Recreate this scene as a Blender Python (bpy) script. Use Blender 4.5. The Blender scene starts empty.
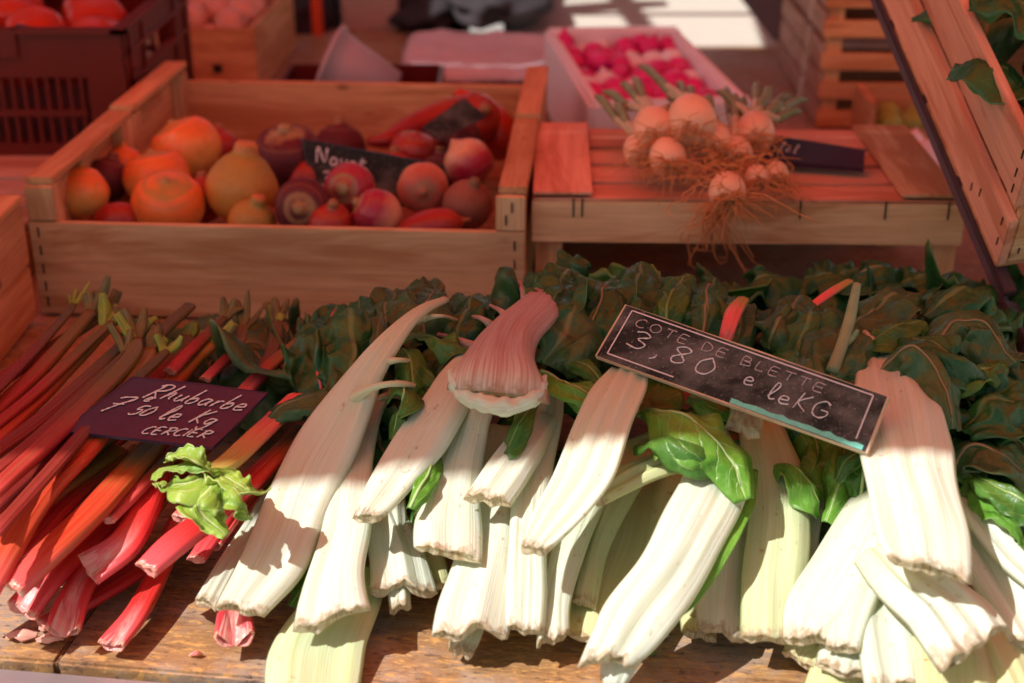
import bpy, bmesh, math, random
from mathutils import Vector, Matrix, noise
R = math.radians
PI = math.pi
scene = bpy.context.scene
COL = scene.collection
W = {}            # world matrix of every object built
# ------------------------------------------------------------------ camera
PITCH = R(24.0); F = 1422.0; HC = 0.67
CP, SP = math.cos(PITCH), math.sin(PITCH)
cam_d = bpy.data.cameras.new('camera'); cam = bpy.data.objects.new('camera', cam_d); COL.objects.link(cam)
cam.location = (0, 0, HC); cam.rotation_euler = (PI/2 - PITCH, 0, 0)
cam_d.lens = 50; cam_d.sensor_width = 36; cam_d.clip_start = 0.02; cam_d.clip_end = 500
cam_d.dof.use_dof = True; cam_d.dof.focus_distance = 1.22; cam_d.dof.aperture_fstop = 4.5
scene.camera = cam

def ray(px, py):
    dx = (px-512)/F; dy = -(py-341.5)/F
    return Vector((dx, CP + dy*SP, -SP + dy*CP))
def P(px, py, z):
    d = ray(px, py); t = (z-HC)/d.z
    return Vector((d.x*t, d.y*t, z))
def PY(px, py, Y):
    d = ray(px, py); t = Y/d.y
    return Vector((d.x*t, Y, HC + d.z*t))
def mpp(p):       # metres per pixel at a point
    return (p.y*CP + (HC-p.z)*SP)/F

# ------------------------------------------------------------------ object helpers
def link(o, parent=None, M=None):
    M = M or Matrix.Identity(4)
    COL.objects.link(o); W[o] = M
    if parent is not None:
        o.parent = parent; o.matrix_basis = W[parent].inverted() @ M
    else:
        o.matrix_basis = M
    return o
def tag(o, label, cat, group=None, kind=None):
    if label: o['label'] = label
    if cat: o['category'] = cat
    if group: o['group'] = group
    if kind: o['kind'] = kind
    return o
def empty(name, loc, label, cat, group=None):
    o = bpy.data.objects.new(name, None); o.empty_display_size = .05
    link(o, None, Matrix.Translation(loc)); return tag(o, label, cat, group)
def mesh_obj(name, verts, faces, mat, parent=None, uvs=None, uv2=None, smooth=True, loc=None, M=None):
    """verts in world coordinates; origin moved to loc (or to matrix M)"""
    if M is None:
        if loc is None:
            loc = verts[0]
        M = Matrix.Translation(loc)
    Mi = M.inverted()
    me = bpy.data.meshes.new(name)
    me.from_pydata([Mi @ Vector(v) for v in verts], [], faces)
    if uvs:
        l = me.uv_layers.new(name='UVMap')
        for lp in me.loops: l.data[lp.index].uv = uvs[lp.vertex_index]
    if uv2:
        l = me.uv_layers.new(name='UV2')
        for lp in me.loops: l.data[lp.index].uv = uv2[lp.vertex_index]
    if smooth: me.polygons.foreach_set('use_smooth', [True]*len(me.polygons))
    me.update()
    o = bpy.data.objects.new(name, me)
    if mat: me.materials.append(mat)
    return link(o, parent, M)
def bm_obj(name, bm, mat, parent=None, M=None, smooth=False):
    me = bpy.data.meshes.new(name); bm.to_mesh(me); bm.free()
    if smooth: me.polygons.foreach_set('use_smooth', [True]*len(me.polygons))
    if mat: me.materials.append(mat)
    o = bpy.data.objects.new(name, me)
    return link(o, parent, M)
def frame(o, x, y=None, z=None):
    """matrix with origin o and axes x,y (z computed)"""
    x = Vector(x).normalized()
    if y is not None:
        y = Vector(y); y = (y - x*y.dot(x)).normalized(); z = x.cross(y)
    else:
        z = Vector(z); z = (z - x*z.dot(x)).normalized(); y = z.cross(x)
    M = Matrix.Identity(4)
    for i, a in enumerate((x, y, z)):
        for r in range(3): M[r][i] = a[r]
    for r in range(3): M[r][3] = o[r]
    return M
def plank(name, M, size, mat, parent=None, bev=.0012, warp=.0008, seed=None):
    """board whose grain runs along local x; M at board centre"""
    sx, sy, sz = size
    bm = bmesh.new()
    bmesh.ops.create_cube(bm, size=1)
    for v in bm.verts: v.co = Vector((v.co.x*sx, v.co.y*sy, v.co.z*sz))
    b = min(bev, min(size)*.3)
    bmesh.ops.bevel(bm, geom=list(bm.edges), offset=b, segments=2, affect='EDGES', clamp_overlap=True)
    n = max(2, int(sx/.06))
    for i in range(1, n):
        x = -sx/2 + sx*i/n
        bmesh.ops.bisect_plane(bm, geom=bm.verts[:]+bm.edges[:]+bm.faces[:], plane_co=(x,0,0), plane_no=(1,0,0))
    sd = random.random()*50 if seed is None else seed
    for v in bm.verts:
        k = noise.noise(Vector((v.co.x*6+sd, sd, 0)))
        v.co.z += k*warp; v.co.y += noise.noise(Vector((v.co.x*5, sd, 9)))*warp*1.2
    return bm_obj(name, bm, mat, parent, M)
def box(name, lo, hi, mat, parent=None, bev=.001):
    lo, hi = Vector(lo), Vector(hi); s = hi-lo; c = (lo+hi)/2
    return plank(name, Matrix.Translation(c), s, mat, parent, bev, 0)
def catmull(pts, n):
    """pts: list of equal-length tuples; returns n+1 samples, roughly uniform"""
    pts = [tuple(p) for p in pts]
    if len(pts) == 2:
        pts = [pts[0], tuple((a+b)/2 for a, b in zip(*pts)), pts[1]]
    k = len(pts[0])
    ext = [tuple(2*a-b for a, b in zip(pts[0], pts[1]))] + pts + [tuple(2*a-b for a, b in zip(pts[-1], pts[-2]))]
    dense = []
    for i in range(1, len(ext)-2):
        p0, p1, p2, p3 = ext[i-1:i+3]
        for j in range(16):
            t = j/16
            dense.append(tuple(.5*((2*p1[c]) + (-p0[c]+p2[c])*t + (2*p0[c]-5*p1[c]+4*p2[c]-p3[c])*t*t + (-p0[c]+3*p1[c]-3*p2[c]+p3[c])*t**3) for c in range(k)))
    dense.append(pts[-1])
    L = [0]
    for a, b in zip(dense, dense[1:]):
        L.append(L[-1] + math.sqrt(sum((a[c]-b[c])**2 for c in range(min(3, k)))))
    out = []; j = 0
    for i in range(n+1):
        s = L[-1]*i/n
        while j < len(L)-2 and L[j+1] < s: j += 1
        t = (s-L[j])/max(1e-9, L[j+1]-L[j])
        out.append(tuple(dense[j][c]*(1-t)+dense[j+1][c]*t for c in range(k)))
    return out
def pxpts(pts):
    r = []
    for q in pts:
        p = P(q[0], q[1], q[2]); r.append((p.x, p.y, p.z, q[3]*mpp(p)))
    return r
def frames(C, roll=(0, 0)):
    """per-sample (T,S,N); S is to the right of the travel direction"""
    out = []; n = len(C)-1; prev = None
    for i in range(n+1):
        a = Vector(C[max(0, i-1)][:3]); b = Vector(C[min(n, i+1)][:3]); T = (b-a).normalized()
        S = T.cross(Vector((0, 0, 1)))
        if S.length < .25 and prev is not None: S = prev - T*prev.dot(T)
        S.normalize()
        if prev is not None and S.dot(prev) < 0: S = -S
        prev = S.copy()
        N = S.cross(T)
        r = roll[0] + (roll[1]-roll[0])*i/n
        out.append((T, S*math.cos(r)+N*math.sin(r), N*math.cos(r)-S*math.sin(r)))
    return out
def fbm(v, o=3):
    s = 0; a = 1
    for k in range(o):
        s += noise.noise(v)*a; v = v*2.1; a *= .5
    return s
# ------------------------------------------------------------------ vegetables: stalks
def stalk_mesh(name, pts, mat, parent=None, arch=.22, th=.011, roll=(0, 0), seed=1, ns=56, ridge=.0006, cup=0, jag=.003, wob=.05, round_=False, edge=2.5, trough=0, top_th=1.0, world=False):
    C = catmull(pts if world else pxpts(pts), ns); FR = frames(C, roll)
    nt, nb = (30, 10) if not round_ else (22, 14)
    L = [0.0]
    for a, b in zip(C, C[1:]): L.append(L[-1] + (Vector(a[:3])-Vector(b[:3])).length)
    vs, uvs, uv2, fs = [], [], [], []
    us = [(-1 + 2*i/nt, 1) for i in range(nt+1)] + [(1 - 2*i/nb, -1) for i in range(1, nb)]
    m = len(us); sv = seed*7.31
    for i, c in enumerate(C):
        T, S, N = FR[i]; w = c[3]; t = i/ns; s = L[i]
        wl = w*(1 + wob*noise.noise(Vector((s*18, sv, 0))))
        thl = th*(1 + (top_th-1)*t)*min(1, w/.02+.2)
        cen = Vector(c[:3]) + S*(noise.noise(Vector((s*9, sv, 3)))*(.06 if round_ else .13)*w)
        for (u, side) in us:
            rd = (noise.noise(Vector((u*5, s*4, sv+9))) + .5*noise.noise(Vector((u*11, s*5, sv+2))) + .22*noise.noise(Vector((u*24, s*6, sv))))*1.2
            capv = 0
            if round_:
                a = math.sqrt(max(0, 1-abs(u)**2.6))
                op = math.exp(-(s/(.022+.018*min(1, trough)))**2)*min(1, .25+trough) if cup or trough > .45 else 0
                gr = math.exp(-(u/.5)**2)
                h = (w*.27*a if side > 0 else -w*.25*a)
                if side > 0:
                    h += ridge*1.6*rd*a - gr*w*(.10*trough + .42*op)
                    capv = max(0, min(1, (gr-.35)*2.2))*min(1, op*1.6)
                x0_ = u*wl/2*(1+.18*op)
                if op and abs(u) > .75: h += .10*w*op
            else:
                base = arch*w*(1-u*u) + ((.008+.034*((sv*.37) % 1)**2)*w*math.cos(PI*u*(1.4+(sv*1.9 % 2.2))+sv+2*noise.noise(Vector((s*4, sv, 1)))) if world is False else 0) + .09*w*noise.noise(Vector((u*1.6+sv, s*5, sv*2)))
                k = (max(0, 1-abs(u)**edge))**.5
                base += ridge*1.0*rd*(k if side > 0 else k*.5)
                h = base + (thl*.5*k if side > 0 else -thl*.5*k)
                x0_ = u*wl/2
            x = x0_
            if not round_:
                x += .09*w*noise.noise(Vector((s*12, u*.8, sv)))*(abs(u))
            h += .03*w*noise.noise(Vector((s*18+sv, u*2.0, sv)))
            off = 0; 
            if round_ and i < 4: off = noise.noise(Vector((u*1.3, sv, side*.4)))*jag*1.3*(1-i/4)
            elif i < 4: off = (noise.noise(Vector((u*1.7, sv, side*.1)))*jag*1.3 + noise.noise(Vector((u*6, sv, side*.3)))*jag*.6 + u*jag*1.5*math.sin(sv*5))*(1-i/4)
            vs.append(cen + S*x + N*h + T*off); uvs.append((u, s)); uv2.append((t, capv))
    for i in range(ns):
        for j in range(m):
            a = i*m+j; b = i*m+(j+1) % m
            fs.append((a, b, b+m, a+m))
    # cut end
    T, S, N = FR[0]
    ring0 = list(range(m))
    ctr = sum((vs[k] for k in ring0), Vector())/m
    def mid(u):  # middle line of the section at that u
        j = min(range(nt+1), key=lambda q: abs(us[q][0]-u)); return vs[j]
    def ring(f, depth, cv, prev):
        st = len(vs)
        for j in range(m):
            u, side = us[j]
            opp = vs[min(range(m), key=lambda q: abs(us[q][0]-u) + (0 if us[q][1] != side else 9))]
            mm = (vs[j]+opp)/2
            tgt = mm*(.75) + ctr*.25 if not round_ else ctr
            v = vs[j]*f + tgt*(1-f) + T*(depth + noise.noise(Vector((j*.7, sv, depth*90)))*.0008)
            vs.append(v); uvs.append(uvs[j]); uv2.append((0, cv))
        for j in range(m):
            a = prev+j; b = prev+(j+1) % m
            fs.append((b, a, st+j, st+(j+1) % m))
        return st
    p = ring(.86, 0.0, .5, 0)
    if cup:
        p = ring(.74, cup*.4, 1, p); p = ring(.55, cup, 1, p)
    else:
        p = ring(.45, .0012, 1, p)
    fs.append(tuple(reversed(range(p, p+m))))
    fs.append(tuple(range(ns*m, ns*m+m)))
    return mesh_obj(name, vs, fs, mat, parent, uvs, uv2, True, loc=Vector(C[0][:3]))
def leaf_mesh(name, pts, mat, parent=None, curl=.6, ruffle=.12, freq=55, crumple=.05, roll=(0, 0), seed=1, nu=32, ns=52, fold=0, world=False, outline=.15, thick=.0006, rib=None):
    C = catmull(pts if world else pxpts(pts), ns); FR = frames(C, roll)
    vs, uvs, uv2, fs = [], [], [], []; sv = seed*3.77+11; s = 0
    for i, c in enumerate(C):
        if i: s += (Vector(c[:3])-Vector(C[i-1][:3])).length
        T, S, N = FR[i]; t = i/ns
        w = c[3]
        for j in range(nu+1):
            u = -1+2*j/nu
            sg = 1 if u > 0 else -1
            hw = w/2*(1 + outline*fbm(Vector((s*22, sg*3, sv)), 3))
            a = u*curl
            x = hw*(math.sin(a)/curl if abs(curl) > .01 else u)
            h = -hw*((1-math.cos(a))/curl if abs(curl) > .01 else 0)
            h += abs(u)*fold*hw
            au = abs(u)
            h += crumple*1.1*w*noise.noise(Vector((u*1.3+sv, s*24, sv+8)))
            h += ruffle*w*au**1.8*(1.5*noise.noise(Vector((freq*s*.34, sg*2.1, sv))) + 1.0*noise.noise(Vector((freq*s*.8, sg*4, sv+4))) + .35*math.sin(freq*s+sg*1.3+sv))
            h += crumple*w*(fbm(Vector((s*22, u*w*20, sv)), 2)) * (.45+au)
            h += crumple*.55*w*(.35-abs(noise.noise(Vector((s*42, u*w*40, sv+5)))))*1.6
            h += crumple*.14*w*(.3-abs(noise.noise(Vector((s*110, u*w*100, sv+6)))))*1.6
            h += .02*w*abs(math.sin(s*60 + au*5))*min(1, au*3)
            x += crumple*w*.6*noise.noise(Vector((s*30, u*3, sv+7)))
            d = crumple*w*.9*noise.noise(Vector((u*2.5, s*18, sv+3)))*au
            vs.append(Vector(c[:3]) + S*x + N*h + T*d); uvs.append((u, s)); uv2.append((t, w*10))
    m = nu+1; spine = []
    for i in range(0, ns-3, 3): spine.append((*(vs[i*m+nu//2] + FR[i][2]*.0001), .0004+.0013*(1-i/ns)))
    for i in range(ns):
        for j in range(nu):
            a = i*m+j; fs.append((a, a+1, a+1+m, a+m))
    o = mesh_obj(name, vs, fs, mat, parent, uvs, uv2, True, loc=Vector(C[0][:3]))
    md = o.modifiers.new('thickness', 'SOLIDIFY'); md.thickness = thick; md.offset = -1
    if rib is not None:
        a_, b_, c_ = tube_mesh([spine], 6, 30); mesh_obj('midrib', a_, b_, rib, o, c_)
    return o
def tube_mesh(paths, n=6, ns=10):
    """several tapered tubes in one mesh: paths = list of [(x,y,z,r),...] -> verts, faces"""
    vs, fs, uvs = [], [], []
    for pts in paths:
        C = catmull(pts, ns); FR = frames(C); b0 = len(vs); s = 0
        for i, c in enumerate(C):
            T, S, N = FR[i]
            if i: s += (Vector(c[:3])-Vector(C[i-1][:3])).length
            for j in range(n):
                a = 2*PI*j/n
                vs.append(Vector(c[:3]) + (S*math.cos(a)+N*math.sin(a))*c[3]); uvs.append((j/n, s))
        for i in range(ns):
            for j in range(n):
                a = b0+i*n+j; b = b0+i*n+(j+1) % n
                fs.append((a, b, b+n, a+n))
        fs.append(tuple(b0+j for j in reversed(range(n)))); fs.append(tuple(b0+ns*n+j for j in range(n)))
    return vs, fs, uvs
# ------------------------------------------------------------------ materials
class NT:
    def __init__(s, name):
        s.m = bpy.data.materials.new(name); s.m.use_nodes = True; s.t = s.m.node_tree
        s.b = s.t.nodes['Principled BSDF']
    def n(s, typ, **k):
        x = s.t.nodes.new(typ)
        for a, v in k.items():
            if a.startswith('_'): setattr(x, a[1:], v)
        return x
    def l(s, a, b): s.t.links.new(a, b)
    def val(s, sock, v):
        if hasattr(v, 'is_linked') or hasattr(v, 'links'): s.l(v, sock)
        else: sock.default_value = v
    def math(s, op, a, b=0, c=None, clamp=False):
        x = s.n('ShaderNodeMath'); x.operation = op; x.use_clamp = clamp
        s.val(x.inputs[0], a); s.val(x.inputs[1], b)
        if c is not None: s.val(x.inputs[2], c)
        return x.outputs[0]
    def mix(s, f, a, b, mode='MIX'):
        x = s.n('ShaderNodeMix'); x.data_type = 'RGBA'; x.blend_type = mode
        s.val(x.inputs[0], f)
        for i, v in ((6, a), (7, b)):
            if isinstance(v, tuple): x.inputs[i].default_value = (*v, 1) if len(v) == 3 else v
            else: s.l(v, x.inputs[i])
        return x.outputs[2]
    def noise(s, vec, scale=5, detail=4, rough=.55, dist=0):
        x = s.n('ShaderNodeTexNoise'); x.inputs['Scale'].default_value = scale; x.inputs['Detail'].default_value = detail
        x.inputs['Roughness'].default_value = rough; x.inputs['Distortion'].default_value = dist
        s.l(vec, x.inputs['Vector']); return x.outputs['Fac']
    def ramp(s, f, stops):
        x = s.n('ShaderNodeValToRGB'); e = x.color_ramp.elements
        while len(e) < len(stops): e.new(.5)
        for q, (p, c) in zip(e, stops):
            q.position = p; q.color = (*c, 1) if isinstance(c, tuple) else (c, c, c, 1)
        s.l(f, x.inputs[0]); return x.outputs[0]
    def mapping(s, vec, scale=(1, 1, 1), loc=None):
        x = s.n('ShaderNodeMapping'); x.inputs['Scale'].default_value = scale
        s.l(vec, x.inputs['Vector'])
        if loc is not None: s.l(loc, x.inputs['Location'])
        return x.outputs[0]
    def obj(s): return s.n('ShaderNodeTexCoord').outputs['Object']
    def rand(s): return s.n('ShaderNodeObjectInfo').outputs['Random']
    def rvec(s, k=37):
        r = s.rand(); c = s.n('ShaderNodeCombineXYZ'); q = s.math('MULTIPLY', r, k)
        s.l(q, c.inputs[0]); s.l(s.math('MULTIPLY', r, k*1.7), c.inputs[1]); s.l(q, c.inputs[2]); return c.outputs[0]
    def uv(s, name='UVMap'):
        x = s.n('ShaderNodeUVMap'); x.uv_map = name; return x.outputs[0]
    def sep(s, v):
        x = s.n('ShaderNodeSeparateXYZ'); s.l(v, x.inputs[0]); return x.outputs
    def bump(s, h, strength=.3, dist=.001, normal=None):
        x = s.n('ShaderNodeBump'); x.inputs['Strength'].default_value = strength; x.inputs['Distance'].default_value = dist
        s.l(h, x.inputs['Height'])
        if normal is not None: s.l(normal, x.inputs['Normal'])
        s.l(x.outputs[0], s.b.inputs['Normal']); return x.outputs[0]
    def col(s, c):
        if isinstance(c, tuple): s.b.inputs['Base Color'].default_value = (*c, 1)
        else: s.l(c, s.b.inputs['Base Color'])
    def set(s, **k):
        for a, v in k.items():
            s.val(s.b.inputs[a.replace('_', ' ')], v)
        return s

def wood_mat(name, c1, c2, dark, rough=.75, knots=True, grey=0, gs=1.0):
    k = NT(name); v = k.mapping(k.obj(), (1, 1, 1), k.rvec())
    g1 = k.noise(k.mapping(v, (3*gs, 45*gs, 45*gs)), 1.6, 5, .6, .8)
    g2 = k.noise(k.mapping(v, (9*gs, 260*gs, 260*gs)), 1.0, 3, .6)
    c = k.mix(k.ramp(g1, [(.3, 0.0), (.7, 1.0)]), c1, c2)
    c = k.mix(k.math('MULTIPLY', k.ramp(g2, [(.45, 0.0), (.75, 1.0)]), .35), c, dark)
    if knots:
        w = k.n('ShaderNodeTexVoronoi'); w.inputs['Scale'].default_value = 9*gs; k.l(k.mapping(v, (1, 2.2, 2.2)), w.inputs['Vector'])
        c = k.mix(k.math('MULTIPLY', k.ramp(w.outputs['Distance'], [(.05, 1.0), (.13, 0.0)]), .9), c, dark)
        sm = k.noise(k.mapping(v, (2.2, 16, 16)), 1.4, 4, .6, .6)
        c = k.mix(k.math('MULTIPLY', k.ramp(sm, [(.48, 0.0), (.60, 1.0)]), .75), c, (c1[0]*.66, c1[1]*.46, c1[2]*.34))
    blot = k.noise(v, 7, 5, .65)
    c = k.mix(k.math('MULTIPLY', k.ramp(blot, [(.42, 0.0), (.75, 1.0)]), .5), c, k.mix(.5, dark, c2))
    br = k.math('MULTIPLY_ADD', k.rand(), .35, .82)
    hs = k.n('ShaderNodeHueSaturation'); k.l(c, hs.inputs['Color']); k.l(br, hs.inputs['Value'])
    k.col(hs.outputs[0]); k.set(Roughness=rough); k.b.inputs['Specular IOR Level'].default_value = .16
    k.bump(k.math('ADD', g2, k.math('MULTIPLY', g1, 2)), .45, .0008)
    return k.m
M = {}
M['pine'] = wood_mat('crate_pine', (.58, .30, .14), (.70, .42, .22), (.20, .075, .03))
M['pale'] = wood_mat('pale_poplar', (.68, .42, .22), (.80, .56, .33), (.28, .12, .05))
M['pine_redlit'] = wood_mat('red_lit_pine', (.70, .33, .22), (.80, .42, .29), (.34, .13, .08))  # pine with the awning's red light mixed into its colour
M['oldwood'] = wood_mat('old_crate_wood', (.33, .19, .11), (.42, .27, .17), (.10, .05, .03))
M['bluewood'] = wood_mat('weathered_slats', (.42, .30, .24), (.52, .38, .30), (.15, .08, .06))

def table_mat():
    k = NT('worn_plywood'); v = k.obj()
    g = k.noise(k.mapping(v, (5, 70, 20)), 1.3, 6, .65, .6)
    c = k.mix(k.ramp(g, [(.3, 0.0), (.72, 1.0)]), (.20, .095, .038), (.37, .19, .08))
    f = k.noise(k.mapping(v, (40, 300, 60)), 1, 3, .7)
    c = k.mix(k.math('MULTIPLY', k.ramp(f, [(.5, 0.0), (.72, 1.0)]), .45), c, (.50, .30, .12))
    d = k.noise(v, 9, 6, .7)
    c = k.mix(k.math('MULTIPLY', k.ramp(d, [(.42, 0.0), (.56, 1.0)]), .85), c, (.33, .245, .19))
    s = k.noise(v, 38, 5, .7)
    c = k.mix(k.math('MULTIPLY', k.ramp(s, [(.60, 0.0), (.70, 1.0)]), .6), c, (.10, .055, .03))
    sc = k.noise(k.mapping(v, (14, 90, 20)), 2.5, 3, .7, 1.5)
    c = k.mix(k.math('MULTIPLY', k.ramp(sc, [(.66, 0.0), (.69, 1.0)]), .6), c, (.62, .38, .15))
    w = k.n('ShaderNodeTexVoronoi'); w.inputs['Scale'].default_value = 4.5; k.l(k.mapping(v, (1, 1.6, 1)), w.inputs['Vector'])
    c = k.mix(k.ramp(w.outputs['Distance'], [(.02, .85), (.05, 0.0)]), c, (.07, .035, .02))
    fl = k.noise(k.mapping(v, (60, 190, 60), None), 1.2, 4, .75, .5)
    c = k.mix(k.math('MULTIPLY', k.ramp(fl, [(.55, 0.0), (.60, 1.0)]), .7), c, (.58, .30, .09))
    c = k.mix(k.math('MULTIPLY', k.ramp(fl, [(.36, 1.0), (.43, 0.0)]), .75), c, (.08, .045, .03))
    k.col(c); k.set(Roughness=.5); k.bump(k.math('ADD', k.math('MULTIPLY', g, 2), k.math('ADD', s, fl)), .6, .001); return k.m
M['table'] = table_mat()

def chard_mat(name, base=(.71, .75, .645), tint=(.60, .64, .35), brown=1.0, root=False):
    k = NT(name); uv = k.uv(); u, s, _ = k.sep(uv); t, cap, _ = k.sep(k.uv('UV2'))
    v = k.mapping(uv, (1, 1, 1), k.rvec())
    st = k.noise(k.mapping(v, (9, 5, 1)), 1.5, 4, .6, .3)
    st2 = k.noise(k.mapping(v, (19, 3, 1)), 1.2, 4, .65, .4)
    c = k.mix(k.math('MULTIPLY', k.ramp(st, [(.42, 0.0), (.72, 1.0)]), .55), base, tint)
    c = k.mix(k.math('MULTIPLY', k.ramp(st2, [(.5, 0.0), (.72, 1.0)]), .5), c, tuple(x*.86 for x in tint))
    hi = k.ramp(t, [(.45, 0.0), (1.0, 1.0)])
    c = k.mix(k.math('MULTIPLY', hi, .5), c, tint)
    # browned cut edge
    nz = k.noise(k.mapping(v, (4, 90, 1)), 1.3, 5, .7)
    se = k.math('ADD', s, k.math('MULTIPLY', k.math('SUBTRACT', nz, .5), .035))
    ed = k.ramp(se, [(-.004, 1.0), (.0, .9), (.008, 0.0)]) if False else k.ramp(k.math('MULTIPLY', se, 40), [(.02, 1.0), (.30, 0.0)])
    br = k.mix(k.noise(k.mapping(v, (9, 300, 1)), 1, 3), (.16, .075, .03), (.58, .42, .25))
    c = k.mix(k.math('MULTIPLY', ed, .85*brown), c, br)
    # blemish spots
    b = k.noise(k.mapping(v, (3.4, 85, 1)), 1.1, 4, .62)
    bl = k.math('MULTIPLY', k.ramp(b, [(.64, 0.0), (.73, 1.0)]), .75*brown)
    c = k.mix(bl, c, (.42, .22, .09))
    cr = k.noise(k.mapping(v, (26, 20, 1)), 1.0, 2, .5)
    c = k.mix(k.math('MULTIPLY', k.ramp(cr, [(.70, 0.0), (.73, 1.0)]), .35), c, (.45, .3, .13))
    cc = k.mix(k.ramp(k.noise(k.mapping(v, (7, 90, 1)), 1.5, 4, .7), [(.42, 0.0), (.62, 1.0)]), (.74, .68, .48), (.40, .24, .11))
    c = k.mix(cap, c, cc)
    if root:
        c = k.mix(k.ramp(k.math('MULTIPLY', s, 12), [(.12, 0.0), (.5, .8)]), c, (.50, .33, .33))
        c = k.mix(k.math('MULTIPLY', k.ramp(k.noise(k.mapping(v, (16, 12, 1)), 1.3, 4), [(.45, 0.0), (.65, 1.0)]), .7), c, (.42, .17, .13))
    k.col(c); k.set(Roughness=.42)
    k.b.inputs['Subsurface Weight'].default_value = .14
    k.b.inputs['Subsurface Radius'].default_value = (1, .9, .35); k.b.inputs['Subsurface Scale'].default_value = .007
    k.b.inputs['Specular IOR Level'].default_value = .4
    k.bump(k.math('ADD', st2, k.math('MULTIPLY', st, .8)), .6, .0012)
    tr = k.n('ShaderNodeBsdfTranslucent'); k.l(k.mix(.6, c, (.86, .82, .30)), tr.inputs[0]); mx = k.n('ShaderNodeMixShader'); mx.inputs[0].default_value = .22
    k.l(k.b.outputs[0], mx.inputs[1]); k.l(tr.outputs[0], mx.inputs[2]); k.l(mx.outputs[0], k.t.nodes['Material Output'].inputs[0]); return k.m
M['chard'] = chard_mat('white_chard_rib')
M['chard_y'] = chard_mat('yellowish_chard_rib', (.68, .69, .38), (.54, .55, .20))
M['chard_g'] = chard_mat('greenish_chard_rib', (.61, .67, .42), (.46, .56, .20))
M['chard_root'] = chard_mat('fibrous_chard_base', (.66, .60, .50), (.48, .36, .30), 1.0, True)

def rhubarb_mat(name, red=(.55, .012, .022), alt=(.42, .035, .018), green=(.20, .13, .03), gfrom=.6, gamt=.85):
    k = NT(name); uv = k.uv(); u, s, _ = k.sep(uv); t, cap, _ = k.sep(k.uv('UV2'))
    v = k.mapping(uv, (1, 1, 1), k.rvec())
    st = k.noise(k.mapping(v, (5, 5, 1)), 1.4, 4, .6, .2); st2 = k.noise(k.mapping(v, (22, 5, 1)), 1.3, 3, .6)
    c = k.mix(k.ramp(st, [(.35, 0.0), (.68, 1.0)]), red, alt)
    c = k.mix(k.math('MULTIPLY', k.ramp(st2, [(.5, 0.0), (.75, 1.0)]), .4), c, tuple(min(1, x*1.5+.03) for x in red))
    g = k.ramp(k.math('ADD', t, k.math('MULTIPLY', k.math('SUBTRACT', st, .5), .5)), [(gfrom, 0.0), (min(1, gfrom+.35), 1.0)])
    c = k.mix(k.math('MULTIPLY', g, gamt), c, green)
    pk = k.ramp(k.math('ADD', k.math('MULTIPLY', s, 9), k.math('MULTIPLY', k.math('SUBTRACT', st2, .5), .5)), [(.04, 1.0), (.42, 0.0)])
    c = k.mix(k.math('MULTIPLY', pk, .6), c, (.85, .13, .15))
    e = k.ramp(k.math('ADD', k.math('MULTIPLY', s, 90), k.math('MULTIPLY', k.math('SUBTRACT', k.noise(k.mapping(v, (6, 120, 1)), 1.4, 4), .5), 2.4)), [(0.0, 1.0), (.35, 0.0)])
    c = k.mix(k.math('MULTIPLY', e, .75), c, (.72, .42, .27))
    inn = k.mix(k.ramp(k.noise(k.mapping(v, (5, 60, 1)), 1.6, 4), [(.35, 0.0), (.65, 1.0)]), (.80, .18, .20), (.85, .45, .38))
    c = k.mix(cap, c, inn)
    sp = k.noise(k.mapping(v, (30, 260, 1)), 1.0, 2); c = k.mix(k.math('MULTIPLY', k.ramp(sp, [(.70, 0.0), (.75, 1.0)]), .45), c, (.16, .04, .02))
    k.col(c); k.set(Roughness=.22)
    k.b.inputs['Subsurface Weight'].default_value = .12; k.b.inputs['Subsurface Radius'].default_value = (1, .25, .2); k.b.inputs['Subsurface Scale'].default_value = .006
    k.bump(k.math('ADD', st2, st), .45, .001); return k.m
M['rhu'] = rhubarb_mat('crimson_rhubarb_skin')
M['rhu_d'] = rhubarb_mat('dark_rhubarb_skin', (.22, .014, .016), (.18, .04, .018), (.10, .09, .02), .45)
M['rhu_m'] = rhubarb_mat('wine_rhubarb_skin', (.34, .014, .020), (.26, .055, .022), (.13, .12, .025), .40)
M['rhu_o'] = rhubarb_mat('orange_rhubarb_skin', (.44, .030, .014), (.38, .085, .025), (.22, .16, .03), .42)
M['rhu_p'] = rhubarb_mat('pinkish_rhubarb_skin', (.66, .09, .08), (.70, .22, .15), (.35, .33, .06), .45)

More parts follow.
